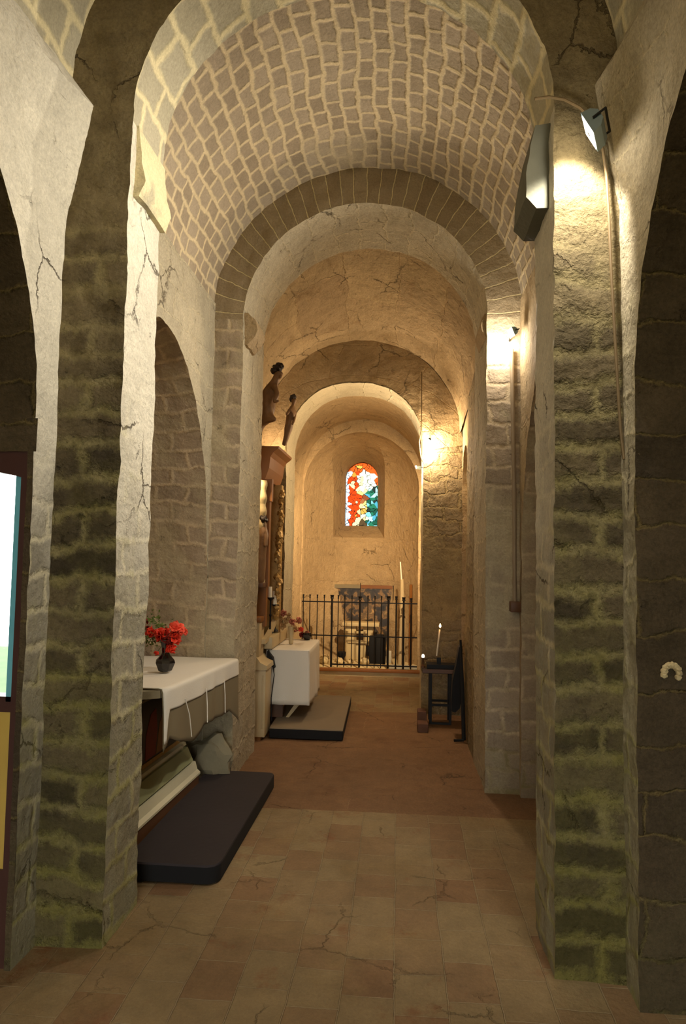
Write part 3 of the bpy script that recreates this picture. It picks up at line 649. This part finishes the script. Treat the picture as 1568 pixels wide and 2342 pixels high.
fg = [([(3.62, .41), (3.66, .50), (3.72, .56), (3.78, .52), (3.80, .41)], '#7a5a34'), ([(3.84, .41), (3.84, .55), (3.90, .66), (3.97, .68), (4.0, .56), (3.98, .41)], '#8a2c1a'), ([(3.99, .41), (4.03, .58), (4.10, .66), (4.17, .56), (4.16, .41)], '#8a5a2c')]
fm = []
for k, (pl, c) in enumerate(fg):
    n0 = len(bm.verts); prism(bm, pl, 'x', -1.437, -1.433, mi=k); fm.append(plain('painted_figure', c, .5, var=.5, vscale=12))
for v in bm.verts: v.co.x += .055*(v.co.y-3.54)
link('painted_figures', bm, fm, pt_)
strip('cornice', [(-1.75, .775), (-1.40, .775), (-1.33, .80), (-1.33, .812), (-1.75, .812)], M['cream'], y1=4.5)
bm = bmesh.new(); prism(bm, [(-1.30, 3.42), (-1.215, 3.47), (-1.19, 3.56), (-1.135, 4.74), (-1.92, 4.74), (-1.92, 4.05), (-1.50, 3.47)], 'z', .845, .885); [setattr(v.co, 'z', v.co.z-.035*max(0, v.co.y-3.47)/1.27) for v in bm.verts]; link('tabletop', bm, M['grey'], al)
# the top cloth with its front flap
def fx(t): return -1.185+.075*t      # front edge, near to far
def cloth(nm, label, mat, z_add, flap, backx, t0, t1, tail=None, nu=70, nv=34, push=0):
    bm = bmesh.new(); rows = []
    for i in range(nu+1):
        t = t0+(t1-t0)*i/nu; y = 3.47+1.27*t; ztop = .893-.035*t+z_add
        f = flap(t); xe = fx(t)+push; row = []
        cut = 0
        if t < .06: cut = (.06-t)**2*5
        xb = max(backx, -1.9) if y > 4.1 else min(-1.2, -1.52-(y-3.47)*.62)
        for j in range(nv+1):
            s = j/nv
            if s < .6: x = xb+(xe-.02-cut-xb)*(s/.6); z = ztop+.0015*noise.noise(Vector((x*9, y*9, 1)))
            else:
                u = (s-.6)/.4; L_ = .03+f; d = u*L_
                if d < .03: a = d/.03*PI/2; x = xe-.02-cut+.02*math.sin(a); z = ztop-.02*(1-math.cos(a))
                else:
                    dd = d-.03; x = xe-cut+.006*math.sin(y*26+1.2*math.sin(y*9))*min(1, dd*8)+dd*.03; z = ztop-.02-dd
            row.append(bm.verts.new((x, y, z)))
        rows.append(row)
    for i in range(nu):
        for j in range(nv): bm.faces.new((rows[i][j], rows[i+1][j], rows[i+1][j+1], rows[i][j+1]))
    o = link(nm, bm, mat); md = o.modifiers.new('thick', 'SOLIDIFY'); md.thickness = .003; md.offset = 1
    return tag(o, label, 'tablecloth')
def lerp_tab(tab, t):
    for (a, b), (c, d) in zip(tab, tab[1:]):
        if t <= c: return b+(d-b)*max(0, (t-a))/(c-a)
    return tab[-1][1]
cloth('tablecloth', 'bright white top cloth with a short front flap on the near altar', M['cloth'], .0035, lambda t: lerp_tab([(0, .27), (.014, .26), (.035, .10), (.3, .105), (.7, .095), (1, .09)], t), -1.9, 0, 1, push=.006)
cloth('tablecloth', 'longer grey-beige sheer undercloth hanging in points below the near altar flap', M['cloth2'], -.001, lambda t: lerp_tab([(0, .30), (.05, .24), (.15, .29), (.32, .335), (.36, .32), (.45, .285), (.65, .29), (.84, .30), (.86, .30), (1, .40)], t), -1.9, 0, 1)
uc = [o for o in bpy.data.objects if o.name.startswith('tablecloth')][-1]
for t, e, dz_ in ((.20, .30, .10), (.47, .27, 0), (.74, .28, 0)):
    y = 3.47+1.27*t; x = fx(t)+.016; bm = bmesh.new(); tube(bm, [(x-.006, y, .85-.035*t-.05), (x+.002, y+dz_*.6, .85-.035*t-.15), (x+.006, y+dz_, .87-.035*t-e)], .003, 6)
    link('hem_fold', bm, M['cloth'], uc)
bm = bmesh.new(); blob(bm, (-1.27, 4.70, .17), .17, 5, .35, 3, (.9, .4, .95)); tag(link('boulder', bm, M['grey'], disp=(.012, .010), smooth=20), 'large rough pale boulder at the wall foot beyond the near altar', 'stone')
# vase of flowers
vb = at(377, 1535, z=.893); vb.z = .892
va = thing('flower_vase', vb, 'black faceted vase full of red flowers standing on the near altar cloth', 'vase')
bm = bmesh.new(); lathe(bm, [(.030, 0), (.042, .008), (.060, .052), (.056, .066), (.028, .096), (.022, .11), (.024, .14), (.034, .172), (.042, .188), (.036, .188), (.02, .15)], vb, 8); link('vase_body', bm, M['glassblk'], va, smooth=20)
def flower(nm, c, r, mat, seed, npet=26, tilt=(0, 0, 1)):
    bm = bmesh.new(); rn = random.Random(seed)
    for k in range(npet):
        d = Vector((rn.gauss(0, 1), rn.gauss(0, 1), rn.gauss(0, .9)+.2)).normalized(); a = d.orthogonal().normalized(); b = d.cross(a)
        an = rn.uniform(0, 6.28); a, b = a*math.cos(an)+b*math.sin(an), b*math.cos(an)-a*math.sin(an)
        o_ = Vector(c)+d*r*rn.uniform(.1, .35); L_ = r*rn.uniform(.6, .85); w = r*rn.uniform(.35, .55); g = []
        for i in range(4):
            u = i/3; wi = w*math.sin(PI*(.15+.75*u)); bend = .35*u*u*r
            for j in (-1, 0, 1): g.append(bm.verts.new(o_+d*L_*u+a*wi*j+b*(bend-.15*abs(j)*r*.6)+NV(Vector((u, j, k)))*r*.05))
        for i in range(3):
            for j in range(2): bm.faces.new((g[i*3+j], g[i*3+j+1], g[(i+1)*3+j+1], g[(i+1)*3+j]))
    o = link(nm, bm, mat, va if nm == 'flower' else None); md = o.modifiers.new('thick', 'SOLIDIFY'); md.thickness = .0012
    return o
def vp(px, py, dy=0): p = at(px, py, y=vb.y+dy); return p
for k, (px, py, dy, r, mt) in enumerate([(405, 1440, 0, .050, 'petal2'), (398, 1462, -.02, .040, 'petal'), (345, 1446, .0, .036, 'petal'), (366, 1452, -.03, .040, 'petal'), (384, 1462, -.03, .034, 'dark_petal'), (390, 1484, -.02, .034, 'petal'), (357, 1494, -.03, .016, 'petal'), (335, 1436, .02, .022, 'dark_petal'), (422, 1446, .01, .022, 'petal2'), (378, 1446, .03, .036, 'petal'), (338, 1420, .03, .018, 'dark_petal')]):
    flower('flower', vp(px, py, dy), r, M[mt], k, 30 if r > .03 else 18)
bm = bmesh.new(); rn = random.Random(5); top = vb+Vector((0, 0, .16))
for px, py in ((349, 1410), (356, 1425), (340, 1430), (362, 1415), (345, 1460), (335, 1468), (372, 1430), (330, 1455), (405, 1440), (390, 1480), (357, 1494), (343, 1445)):
    e = vp(px, py, rn.uniform(-.03, .03)); tube(bm, [top, top.lerp(e, .5)+Vector((0, 0, .01)), e], .0016, 5)
link('stems', bm, M['leaf'], va)
bm = bmesh.new()
for k in range(90):
    px, py = rn.choice([(349, 1412), (356, 1424), (362, 1428), (340, 1452), (333, 1464), (345, 1466), (353, 1470), (372, 1432), (336, 1440)])
    c = vp(px+rn.gauss(0, 6), py+rn.gauss(0, 6), rn.uniform(-.04, .04)); d = Vector((rn.gauss(0, 1), rn.gauss(0, 1), rn.gauss(0, 1))).normalized(); a = d.orthogonal().normalized(); s = rn.uniform(.016, .032)
    bm.faces.new([bm.verts.new(c), bm.verts.new(c+d*s*.5+a*s*.25), bm.verts.new(c+d*s), bm.verts.new(c+d*s*.5-a*s*.25)])
lf = link('leaves', bm, M['leaf'], va, smooth=0); md = lf.modifiers.new('thick', 'SOLIDIFY'); md.thickness = .001

# ------------------------------------------------------------------ kneeling mats
def rmat(nm, poly_r, z0, z1, mat, label, side=None):
    bm = bmesh.new()
    A = [bm.verts.new((x, y, z0)) for x, y in poly_r]; B = [bm.verts.new((x, y, z1-.008)) for x, y in poly_r]
    cx0 = sum(p[0] for p in poly_r)/len(poly_r); cy0 = sum(p[1] for p in poly_r)/len(poly_r)
    C2 = [bm.verts.new((x+(cx0-x)*.012, y+(cy0-y)*.008, z1)) for x, y in poly_r]; n = len(poly_r)
    bm.faces.new(A[::-1]); bm.faces.new(C2)
    for P_, Q in ((A, B), (B, C2)):
        for i in range(n): f = bm.faces.new((P_[i], P_[(i+1) % n], Q[(i+1) % n], Q[i])); f.material_index = 1 if (side and P_ is A) else 0
    return tag(link(nm, bm, [mat, side] if side else mat), label, 'mat')
def rpoly(x0, y0, x1, y1, rr, skew=0):
    pts = []
    for cx0, cy0, a0, r_ in ((x1-rr[0], y0+rr[0], -PI/2, rr[0]), (x1-rr[1], y1-rr[1], 0, rr[1]), (x0+rr[2], y1-rr[2], PI/2, rr[2]), (x0+rr[3], y0+rr[3], PI, rr[3])):
        for k in range(7): a = a0+PI/2*k/6; pts.append((cx0+r_*math.cos(a)+skew*(cy0-y0), cy0+r_*math.sin(a)))
    return pts
rmat('kneeling_mat', rpoly(-1.32, 3.31, -.845, 4.74, (.07, .05, .01, .04), .012), .01, .095, M['mat'], 'large black foam mat with rounded corners in front of the near altar', side=M['blackc'])  # black side colour paints in the shade on the mat's edge
rmat('kneeling_mat', rpoly(-1.10, 5.93, -.46, 7.36, (.012, .012, .01, .01), -.02), .01, .095, M['mattop2'], 'smaller grey topped mat with black sides under the second altar', side=M['blackc'])

# ------------------------------------------------------------------ second altar
a2 = thing('altar', (-1.0, 6.6, .095), 'small second altar block hidden beneath a white draped cloth', 'altar')
bx('altar_block', M['cream'], a2, -1.17, -.84, 6.27, 6.98, .26, .695)
for yy in (6.32, 6.9):
    bm = bmesh.new(); p = [(-1.02, .095), (-.99, .095), (-.84, .28), (-.90, .28)]
    prism(bm, p, 'y', yy, yy+.03); link('brace', bm, M['cream'], a2)
    bx('leg', M['brown2'], a2, -1.17, -1.05, yy, yy+.05, .095, .26)
bm = bmesh.new(); nU = 120; per = []
x0, x1, y0, y1, rr = -1.20, -.80, 6.22, 7.02, .025
for cx0, cy0, a0 in ((x1-rr, y0+rr, -PI/2), (x1-rr, y1-rr, 0), (x0+rr, y1-rr, PI/2), (x0+rr, y0+rr, PI)):
    for k in range(6): a = a0+PI/2*k/5; per.append(Vector((cx0+rr*math.cos(a), cy0+rr*math.sin(a), 0)))
pp = []
for i in range(len(per)):
    a, b = per[i], per[(i+1) % len(per)]; n = max(1, round((b-a).length/.015))
    for k in range(n): pp.append(a.lerp(b, k/n))
cc_ = Vector(((x0+x1)/2, (y0+y1)/2, 0)); rings = []
zt = .725
for s in (.0, .5, .97): rings.append([bm.verts.new((cc_.x+(p.x-cc_.x)*s if s else cc_.x+(p.x-cc_.x)*.001, cc_.y+(p.y-cc_.y)*(s or .001), zt)) for p in pp])
for k in range(13):
    u = k/12; row = []
    for i, p in enumerate(pp):
        d = (p-cc_).normalized(); side = 1 if p.x > x1-.02 else 0
        low = .235 if not side else .235+.06*0
        z = zt-.006-(zt-.006-low)*u
        wv = .012*math.sin(i*.55)*math.sin(i*.13+1)*u*(1 if side else .5)
        row.append(bm.verts.new((p.x+d.x*(.004+.02*u+wv), p.y+d.y*(.004+.02*u+wv), z)))
    rings.append(row)
n = len(pp)
for r0, r1 in zip(rings, rings[1:]):
    for k in range(n): bm.faces.new((r0[k], r0[(k+1) % n], r1[(k+1) % n], r1[k]))
o = link('tablecloth', bm, M['cloth'], smooth=60); md = o.modifiers.new('thick', 'SOLIDIFY'); md.thickness = .003; md.offset = 1
tag(o, 'long off-white cloth hanging to knee height over the second altar', 'tablecloth')

# ------------------------------------------------------------------ retable with columns and cornice
rt = thing('retable', (-1.3, 6.4, 0), 'carved brown and gilded retable with cream base against the left wall', 'retable')
bm = bmesh.new(); box(bm, -1.42, -1.125, 5.85, 6.1, .03, .60, bev=.004); box(bm, -1.405, -1.35, 5.843, 5.86, .1, .55, bev=.003); box(bm, -1.24, -1.19, 5.843, 5.86, .1, .55, bev=.003); box(bm, -1.155, -1.14, 5.843, 5.86, .1, .55, bev=.002)
link('pedestal', bm, M['cream'], rt)
bx('plinth', M['brown'], rt, -1.42, -1.16, 5.86, 6.1, 0, .03)
bm = bmesh.new(); prism(bm, [(-1.42, .60), (-1.11, .60), (-1.115, .635), (-1.17, .66), (-1.20, .70), (-1.42, .70)], 'y', 5.83, 6.15); link('pedestal_moulding', bm, M['cream'], rt)
bx('upper_pedestal', M['cream'], rt, -1.40, -1.195, 5.88, 6.08, .70, 1.0, bev=.004)
bx('pedestal_cap', M['brown'], rt, -1.41, -1.18, 5.865, 6.1, 1.0, 1.045, bev=.004)
bx('back_panel', M['brown'], rt, -1.42, -1.30, 6.10, 6.95, .7, 2.3)
bm = bmesh.new(); prism(bm, [(-1.42, 2.26), (-1.20, 2.26), (-1.185, 2.30), (-1.165, 2.36), (-1.155, 2.46), (-1.13, 2.50), (-1.085, 2.535), (-1.08, 2.555), (-1.42, 2.555)], 'y', 5.98, 6.72); link('cornice', bm, M['brown'], rt, smooth=0)
bm = bmesh.new(); box(bm, -1.42, -1.135, 5.99, 6.05, 2.06, 2.26); box(bm, -1.42, -1.155, 6.0, 6.08, 1.3, 2.06); box(bm, -1.42, -1.17, 6.0, 6.08, .95, 1.3); link('frieze', bm, M['brown'], rt, smooth=0)
for yy, zz0, zz1, xx in ((5.94, 1.34, 2.24, -1.215),):
    bm = bmesh.new(); pr = [(.042+.006*math.sin(z_*52), z_) for z_ in [zz0+(zz1-zz0)*k/40 for k in range(41)]]; lathe(bm, pr, (xx, yy, 0), 16); link('column', bm, M['stone'], rt)
bm = bmesh.new(); rn = random.Random(11)      # gilded carved border
for k in range(46):
    z = 1.0+1.2*k/45; blob(bm, (-1.135-.02*(2.2-z)+rn.uniform(-.012, .008), 6.5+rn.uniform(-.05, .05), z), rn.uniform(.018, .034), k, .6, 2, (1, 1.2, 1.1))
link('carved_border', bm, M['gold'], rt)
bx('side_panel', M['gold'], rt, -1.42, -1.14, 6.52, 6.62, .75, 2.26)
bm = bmesh.new(); prof = [(5.98, .84), (6.15, .86), (6.35, .91), (6.5, .97), (6.9, 1.0), (6.9, .95), (6.5, .92), (6.35, .865), (6.15, .81), (5.98, .80)]
prism(bm, prof, 'x', -1.2, -1.16); link('volute', bm, M['cream'], rt)
bx('gradine', M['cream'], rt, -1.42, -1.13, 6.15, 6.98, .735, .84, bev=.004)
# statues
def figure(name, pts, edges, parts_hair, label, mat=None, extra=None):
    t = thing(name, pts[0][0], label, 'statue', 'carved figures on the retable')
    me = bpy.data.meshes.new('body'); me.from_pydata([Vector(p[0]) for p in pts], edges, []); me.materials.append(mat or M['statue'])
    o = bpy.data.objects.new('body', me); COL.objects.link(o); o.parent = t; o.matrix_parent_inverse = Matrix.Translation(-t.location)
    sk = o.modifiers.new('skin', 'SKIN'); sk.use_smooth_shade = True
    for v, p in zip(me.skin_vertices[0].data, pts): v.radius = (p[1], p[1]) if not isinstance(p[1], tuple) else p[1]
    me.skin_vertices[0].data[0].use_root = True
    ss = o.modifiers.new('sub', 'SUBSURF'); ss.levels = ss.render_levels = 2
    bm = bmesh.new()
    for c, r, s in parts_hair: blob(bm, c, r, s, .5, 3)
    link('hair', bm, M['hair'], t)
    if extra: extra(t)
    return t
A_ = lambda px, py, y: at(px, py, y=y)
y1_ = 6.1
pts = [(A_(602, 938, y1_), .092), (A_(612, 912, y1_), .080), (A_(621, 889, y1_), .064), (A_(629, 871, y1_), .028), (A_(636, 859, y1_-.01), .038), (A_(638, 849, y1_-.01), .042),
       (A_(600, 950, y1_), .088), (A_(615, 955, y1_-.06), .055), (A_(631, 960, y1_-.10), .012),
       (A_(593, 972, y1_), .05), (A_(590, 990, y1_), .035), (A_(588, 1012, y1_), .03),
       (A_(628, 884, y1_-.08), .026), (A_(634, 903, y1_-.1), .024), (A_(626, 920, y1_-.12), .02), (A_(638, 916, y1_-.12), .010),
       (A_(618, 888, y1_+.09), .024), (A_(630, 880, y1_+.05), .014), (A_(643, 862, y1_-.045), .012)]
figure('angel_statue', pts, [(0, 1), (1, 2), (2, 3), (3, 4), (4, 5), (0, 6), (6, 7), (7, 8), (6, 9), (9, 10), (10, 11), (2, 12), (12, 13), (13, 14), (14, 15), (2, 16), (16, 17), (4, 18)],
       [(A_(634, 842, y1_), .046, 1), (A_(629, 848, y1_), .038, 2), (A_(642, 838, y1_-.01), .028, 4)], 'large brown carved figure leaning forward, seated on the retable cornice')
y2_ = 6.6
pts = [(A_(660, 975, y2_), .044), (A_(665, 955, y2_), .054), (A_(668, 940, y2_), .052), (A_(670, 927, y2_), .016), (A_(672, 917, y2_), .028), (A_(673, 911, y2_), .028),
       (A_(656, 995, y2_), .032), (A_(651, 1012, y2_), .026), (A_(648, 1020, y2_), .022),
       (A_(662, 938, y2_-.06), .018), (A_(654, 950, y2_-.07), .014), (A_(675, 945, y2_+.03), .016), (A_(672, 962, y2_-.06), .014), (A_(668, 972, y2_-.08), .010)]
figure('angel_statue', pts, [(0, 1), (1, 2), (2, 3), (3, 4), (4, 5), (0, 6), (6, 7), (7, 8), (2, 9), (9, 10), (2, 11), (11, 12), (12, 13)], [(A_(670, 909, y2_), .032, 5), (A_(668, 914, y2_+.01), .026, 6)], 'small slender brown carved figure standing upright on the corner of the retable cornice')
y3_ = 5.93
pts = [(A_(597, 1260, y3_), .05), (A_(600, 1230, y3_), .055), (A_(602, 1212, y3_), .04), (A_(602, 1200, y3_), .022), (A_(602, 1190, y3_), .034), (A_(595, 1290, y3_), .055), (A_(592, 1320, y3_), .058), (A_(592, 1338, y3_), .055), (A_(608, 1228, y3_-.03), .022), (A_(607, 1252, y3_-.05), .018)]
figure('saint_statue', pts, [(0, 1), (1, 2), (2, 3), (3, 4), (0, 5), (5, 6), (6, 7), (2, 8), (8, 9)], [(A_(600, 1187, y3_), .04, 9)], 'dark wooden robed figure standing before the pale column of the retable', M['statue'])
bx('statue_bracket', M['brown2'], rt, -1.40, -1.17, 5.86, 6.0, 1.30, 1.34, bev=.004)
# candlesticks on the retable
def candlestick(px, ytop, ymid, ybot, Y, label, first=[None]):
    b = A_(px, ybot, Y); mdl = A_(px, ymid, Y); tp = A_(px, ytop, Y); t = thing('candlestick', b, label, 'candlestick', 'candlesticks on the retable')
    bm = bmesh.new(); h = mdl.z-b.z; lathe(bm, [(.035, 0), (.03, .01), (.009, .03), (.007, h*.45), (.013, h*.5), (.007, h*.55), (.008, h*.9), (.034, h-.008), (.034, h)], b, 12); link('stick', bm, M['black'], t)
    bm = bmesh.new(); tube(bm, [mdl, tp], .021, 12); link('candle', bm, M['wax'], t)
candlestick(599, 1338, 1386, 1462, 6.12, 'tall black candlestick with thick pale candle in the middle of the retable')
candlestick(580, 1345, 1366, 1424, 5.95, 'black candlestick partly hidden beside the pillar on the retable pedestal')
candlestick(617, 1342, 1366, 1448, 6.3, 'black candlestick with short thick candle further along the retable')
candlestick(628, 1352, 1382, 1444, 6.5, 'thin farthest candlestick on the retable near the dried flowers')
# pots of flowers on second altar
vz = at(665, 1473, z=.728); vz.z = .730
v2 = thing('flower_vase', vz, 'tall pale vase with dried beige flowers on the second altar', 'vase')
bm = bmesh.new(); lathe(bm, [(.02, 0), (.022, .01), (.028, .15), (.031, .165), (.026, .165)], vz, 16); link('vase_body', bm, M['cream'], v2)
for k, (px, py, r, mt) in enumerate([(640, 1415, .03, 'dry'), (648, 1402, .03, 'pink'), (655, 1420, .03, 'dry'), (668, 1422, .028, 'pink'), (646, 1432, .03, 'dry'), (672, 1436, .025, 'dry'), (660, 1408, .022, 'dry'), (634, 1402, .02, 'pink')]):
    o = flower('dried_flower', A_(px, py, vz.y), r*1.25, M[mt], 40+k, 22); o.parent = v2; o.matrix_parent_inverse = Matrix.Translation(-v2.location)
pb = at(702, 1463, z=.728); pb.z = .730
v3 = thing('flower_pot', pb, 'low dark pot with drooping red-pink flowers right of the pale vase', 'flower pot')
bm = bmesh.new(); lathe(bm, [(.03, 0), (.045, .02), (.05, .05), (.04, .07)], pb, 16); link('pot', bm, M['glassblk'], v3)
for k, (px, py, r, mt) in enumerate([(682, 1420, .035, 'pink'), (688, 1440, .03, 'petal2'), (700, 1448, .03, 'pink'), (690, 1452, .03, 'dark_petal'), (676, 1440, .03, 'pink')]):
    o = flower('dried_flower', A_(px, py, pb.y), r*1.1, M[mt], 60+k, 22); o.parent = v3; o.matrix_parent_inverse = Matrix.Translation(-v3.location)
bm = bmesh.new(); tube(bm, [(-1.16, 6.12, .72), (-1.13, 6.15, .66), (-1.11, 6.17, .5), (-1.13, 6.16, .3), (-1.12, 6.15, .1)], .004, 6); tag(link('electric_cable', bm, M['blackc']), 'thin dark cable hanging beside the second altar cloth', 'cable')
bm = bmesh.new(); prism(bm, [(-1.18, .60), (-1.10, .57), (-1.12, .66), (-1.17, .72)], 'y', 6.13, 6.19); tag(link('dark_bag', bm, M['blackc']), 'small black bag beside the corner of the second altar cloth', 'bag')

# ------------------------------------------------------------------ iron railing in front of the apse
YF = 9.17
fn = thing('iron_railing', (-.5, YF, .09), 'black wrought-iron railing with spear tips closing off the apse', 'railing')
def fx_(px): return at(px, 1450, y=YF).x
for i, (py, nm) in enumerate(((1378, 'top_rail'), (1455, 'middle_rail'), (1521, 'bottom_rail'))):
    z = at(820, py, y=YF).z; x0 = fx_(680 if i < 2 else 756); bm = bmesh.new(); box(bm, x0, fx_(961), YF-.008, YF+.008, z-.008, z+.008); link(nm, bm, M['black'], fn)
zb = .10; ztop_ = at(820, 1362, y=YF).z
def spear(b, px, wd, top):
    x = fx_(px); tube(b, [(x, YF, zb), (x, YF, top-.05), (x, YF, top-.045), (x, YF, top-.03), (x, YF, top)], [wd, wd, wd*1.9, wd*1.4, wd*2.0], 8)
for px in (692, 707, 724, 740, 772, 787, 803.6, 840, 856, 871):
    bm = bmesh.new(); spear(bm, px, .006, ztop_); link('bar', bm, M['black'], fn)
for px, wd, dz in ((757.8, .014, 0), (821.8, .014, -.01), (886.9, .014, 0), (905, .010, 0), (922, .013, -.01), (939, .010, -.02), (956, .008, -.02)):
    bm = bmesh.new(); spear(bm, px, wd, ztop_+dz); link('post', bm, M['black'], fn)
bm = bmesh.new(); tube(bm, [(fx_(822), YF, ztop_-.05), (fx_(822), YF, at(822, 1333, y=YF).z)], .004, 6); link('gate_rod', bm, M['black'], fn)

# ------------------------------------------------------------------ things in the apse
pn = thing('altarpiece', (-.56, 10.36, .085), 'low dark mottled panel with grey top edge behind the railing', 'altarpiece')
bx('panel', M['paint2'], pn, -1.05, -.07, 10.36, 10.40, .085, 1.09)
bx('top_edge', M['grey'], pn, -1.06, -.57, 10.33, 10.42, 1.09, 1.145); bx('top_edge', M['brown'], pn, -.57, -.06, 10.35, 10.41, 1.09, 1.14)
bx('side_post', M['blackc'], pn, -.085, -.065, 10.33, 10.42, .085, 1.14)
st = thing('stone_table', (-.54, 9.95, .085), 'pale stone altar slab on stacked supports inside the apse', 'table')
bm = bmesh.new(); box(bm, -.80, -.27, 9.82, 10.1, .575, .625, bev=.006); link('slab', bm, M['stone'], st)
bx('support', M['stone'], st, -.76, -.60, 9.88, 10.05, .085, .575, bev=.01); bx('shelf', M['stone'], st, -.78, -.44, 9.85, 10.05, .47, .50, bev=.004); bx('support', M['stone'], st, -.50, -.36, 9.9, 10.05, .30, .575, bev=.01)
bx('lower_shelf', M['stone'], st, -.72, -.36, 9.86, 10.05, .33, .36, bev=.004); bx('support', M['stone'], st, -.60, -.46, 9.9, 10.05, .085, .33, bev=.01)
bm = bmesh.new(); box(bm, -.40, -.17, 9.6, 9.78, .085, .46, bev=.01); box(bm, -.34, -.2, 9.58, 9.6, .46, .5, bev=.01)
tag(link('black_seat', bm, M['blackc']), 'black block-like chest behind the gate, right of the stone slab', 'seat')  # dark chair-like silhouette, built as a plain black block
for k, (x, y, s, l) in enumerate(((-1.0, 9.5, .07, 'rounded pale rubble stone at the left end inside the railing'), (-.80, 9.45, .055, 'small pale rubble stone left of the gate post'), (-.65, 9.5, .045, 'small rubble stone just left of the central gate post'), (-.46, 9.45, .06, 'wide pale stone right of the central gate post'))):
    bm = bmesh.new(); blob(bm, (x, y, .085+s*.8), s, k, .5, 3, (1, 1, .95)); tag(link('rubble_stone', bm, M['stone']), l, 'stone', 'loose stones inside the railing')
bm = bmesh.new(); lathe(bm, [(.05, 0), (.04, .02), (.02, .04), (.055, .10), (.06, .15), (.05, .16)], (-.78, 9.6, .085), 14); tag(link('dark_urn', bm, M['blackc']), 'dark round urn among the stones left of the gate', 'urn')
bm = bmesh.new(); box(bm, -.155, -.085, 9.26, 9.275, .16, .32, bev=.003); tag(link('notice_card', bm, M['card']), 'upright pale green-grey card leaning behind the right gate post', 'card')
for k, (p0, p1) in enumerate(((889, 904), (906, 919), (922, 935), (938, 957))):
    bm = bmesh.new(); xa, xb = at(p0, 1520, y=9.24).x, at(p1, 1520, y=9.24).x; box(bm, xa, xb, 9.22, 9.27, .085, .14+.0*k, bev=.004)
    tag(link('small_block', bm, M['card']), ['first pale block from the gate post at the foot of the railing', 'second pale block from the gate post at the foot of the railing', 'third pale block from the gate post, beside a bar', 'widest pale block at the right end of the railing'][k], 'block', 'pale blocks along the foot of the railing')
ps = thing('candle_stand', (.09, 9.4, .085), 'tall pale wooden stand holding a long thin candle, right of the gate', 'candle stand')
bm = bmesh.new(); tube(bm, [(.05, 9.42, .085), (.06, 9.42, .7), (.045, 9.42, 1.27)], [.05, .04, .022], 10); link('stand', bm, M['cream'], ps)
bm = bmesh.new(); tube(bm, [at(918, 1328, y=9.42), at(915, 1285, y=9.42)], .010, 8); link('candle', bm, M['wax'], ps)
bm = bmesh.new(); tube(bm, [(.17, 9.5, .085), (.17, 9.5, 1.2)], .022, 8); tag(link('wooden_post', bm, M['brown']), 'slim brown wooden post beside the pale candle stand', 'post')

# ------------------------------------------------------------------ votive candle stand on the right
cs = thing('votive_stand', (.42, 6.72, 0), 'black iron candle table against the right wall before the far pier', 'candle stand')
bm = bmesh.new(); box(bm, .235, .575, 6.60, 6.85, .485, .505, bev=.003); link('tray', bm, M['black'], cs)
bx('tray_edge', M['brown2'], cs, .235, .575, 6.595, 6.603, .49, .525)
bx('sand_box', M['black'], cs, .28, .56, 6.66, 6.82, .505, .56)
for xx in (.315, .50):
    for yy in (6.62, 6.82):
        bm = bmesh.new(); box(bm, xx-.012, xx+.012, yy-.012, yy+.012, .01, .49); link('leg', bm, M['black'], cs)
for zz, yy in ((.02, 6.62), (.19, 6.62), (.19, 6.82)):
    bm = bmesh.new(); box(bm, .315, .50, yy-.01, yy+.01, zz-.01, zz+.01); link('rail', bm, M['black'], cs)
cn = thing('taper_candle', at(997, 1498, y=6.72), 'tall thin leaning lit candle on the black iron candle table', 'candle')
bx('holder', M['black'], cn, .375, .415, 6.70, 6.74, .56, .62)
bm = bmesh.new(); tube(bm, [at(998, 1500, y=6.72), at(1005, 1440, y=6.72)], [.007, .008], 8); link('wax_taper', bm, M['wax'], cn)
bm = bmesh.new(); c = at(1006, 1432, y=6.72); lathe(bm, [(.002, -.016), (.009, -.006), (.011, .002), (.006, .014), (.001, .026)], c, 10); link('flame', bm, M['flame'], cn)
point('flame_light', c+Vector((0, -.02, .01)), .9, (1, .5, .18), .015, cn)
tc_ = thing('votive_candle', at(967, 1508, y=6.62), 'small white glowing candle at the left corner of the black candle table', 'candle')
c = at(967, 1501, y=6.64); bm = bmesh.new(); lathe(bm, [(.012, -.012), (.015, 0), (.012, .014), (.003, .022)], c, 12); link('glowing_top', bm, M['ember'], tc_)
bm = bmesh.new(); lathe(bm, [(.02, -.11), (.02, -.09), (.008, -.075), (.008, -.025), (.014, -.012)], c, 12); link('holder', bm, M['brown2'], tc_)
bl = thing('coat_stand', (.57, 6.2, 0), 'black bag hanging on a thin black post against the right wall', 'stand')
bm = bmesh.new(); tube(bm, [(.575, 6.05, .02), (.57, 6.15, .45), (.56, 6.25, .85)], [.018, .016, .010], 8); tube(bm, [(.575, 6.05, .02), (.49, 6.03, .02)], .012, 8); link('post', bm, M['blackc'], bl)
bm = bmesh.new(); prism(bm, [(.575, .80), (.55, .78), (.525, .62), (.495, .48), (.485, .30), (.49, .21), (.52, .20), (.56, .24), (.575, .30)], 'y', 6.28, 6.40); link('bag', bm, M['blackc'], bl)
for nm, x0, x1, y0, y1, z1, l in (('brick', .185, .285, 6.34, 6.5, .075, 'dusty red brick lying on the floor left of the candle table'), ('brick', .19, .275, 6.50, 6.66, .15, 'taller rough brick block just behind the flat brick by the candle table')):
    bm = bmesh.new(); box(bm, x0, x1, y0, y1, 0, z1, bev=.01); tag(link(nm, bm, M['brick'], disp=(.004, .003)), l, 'brick', 'bricks by the candle table')
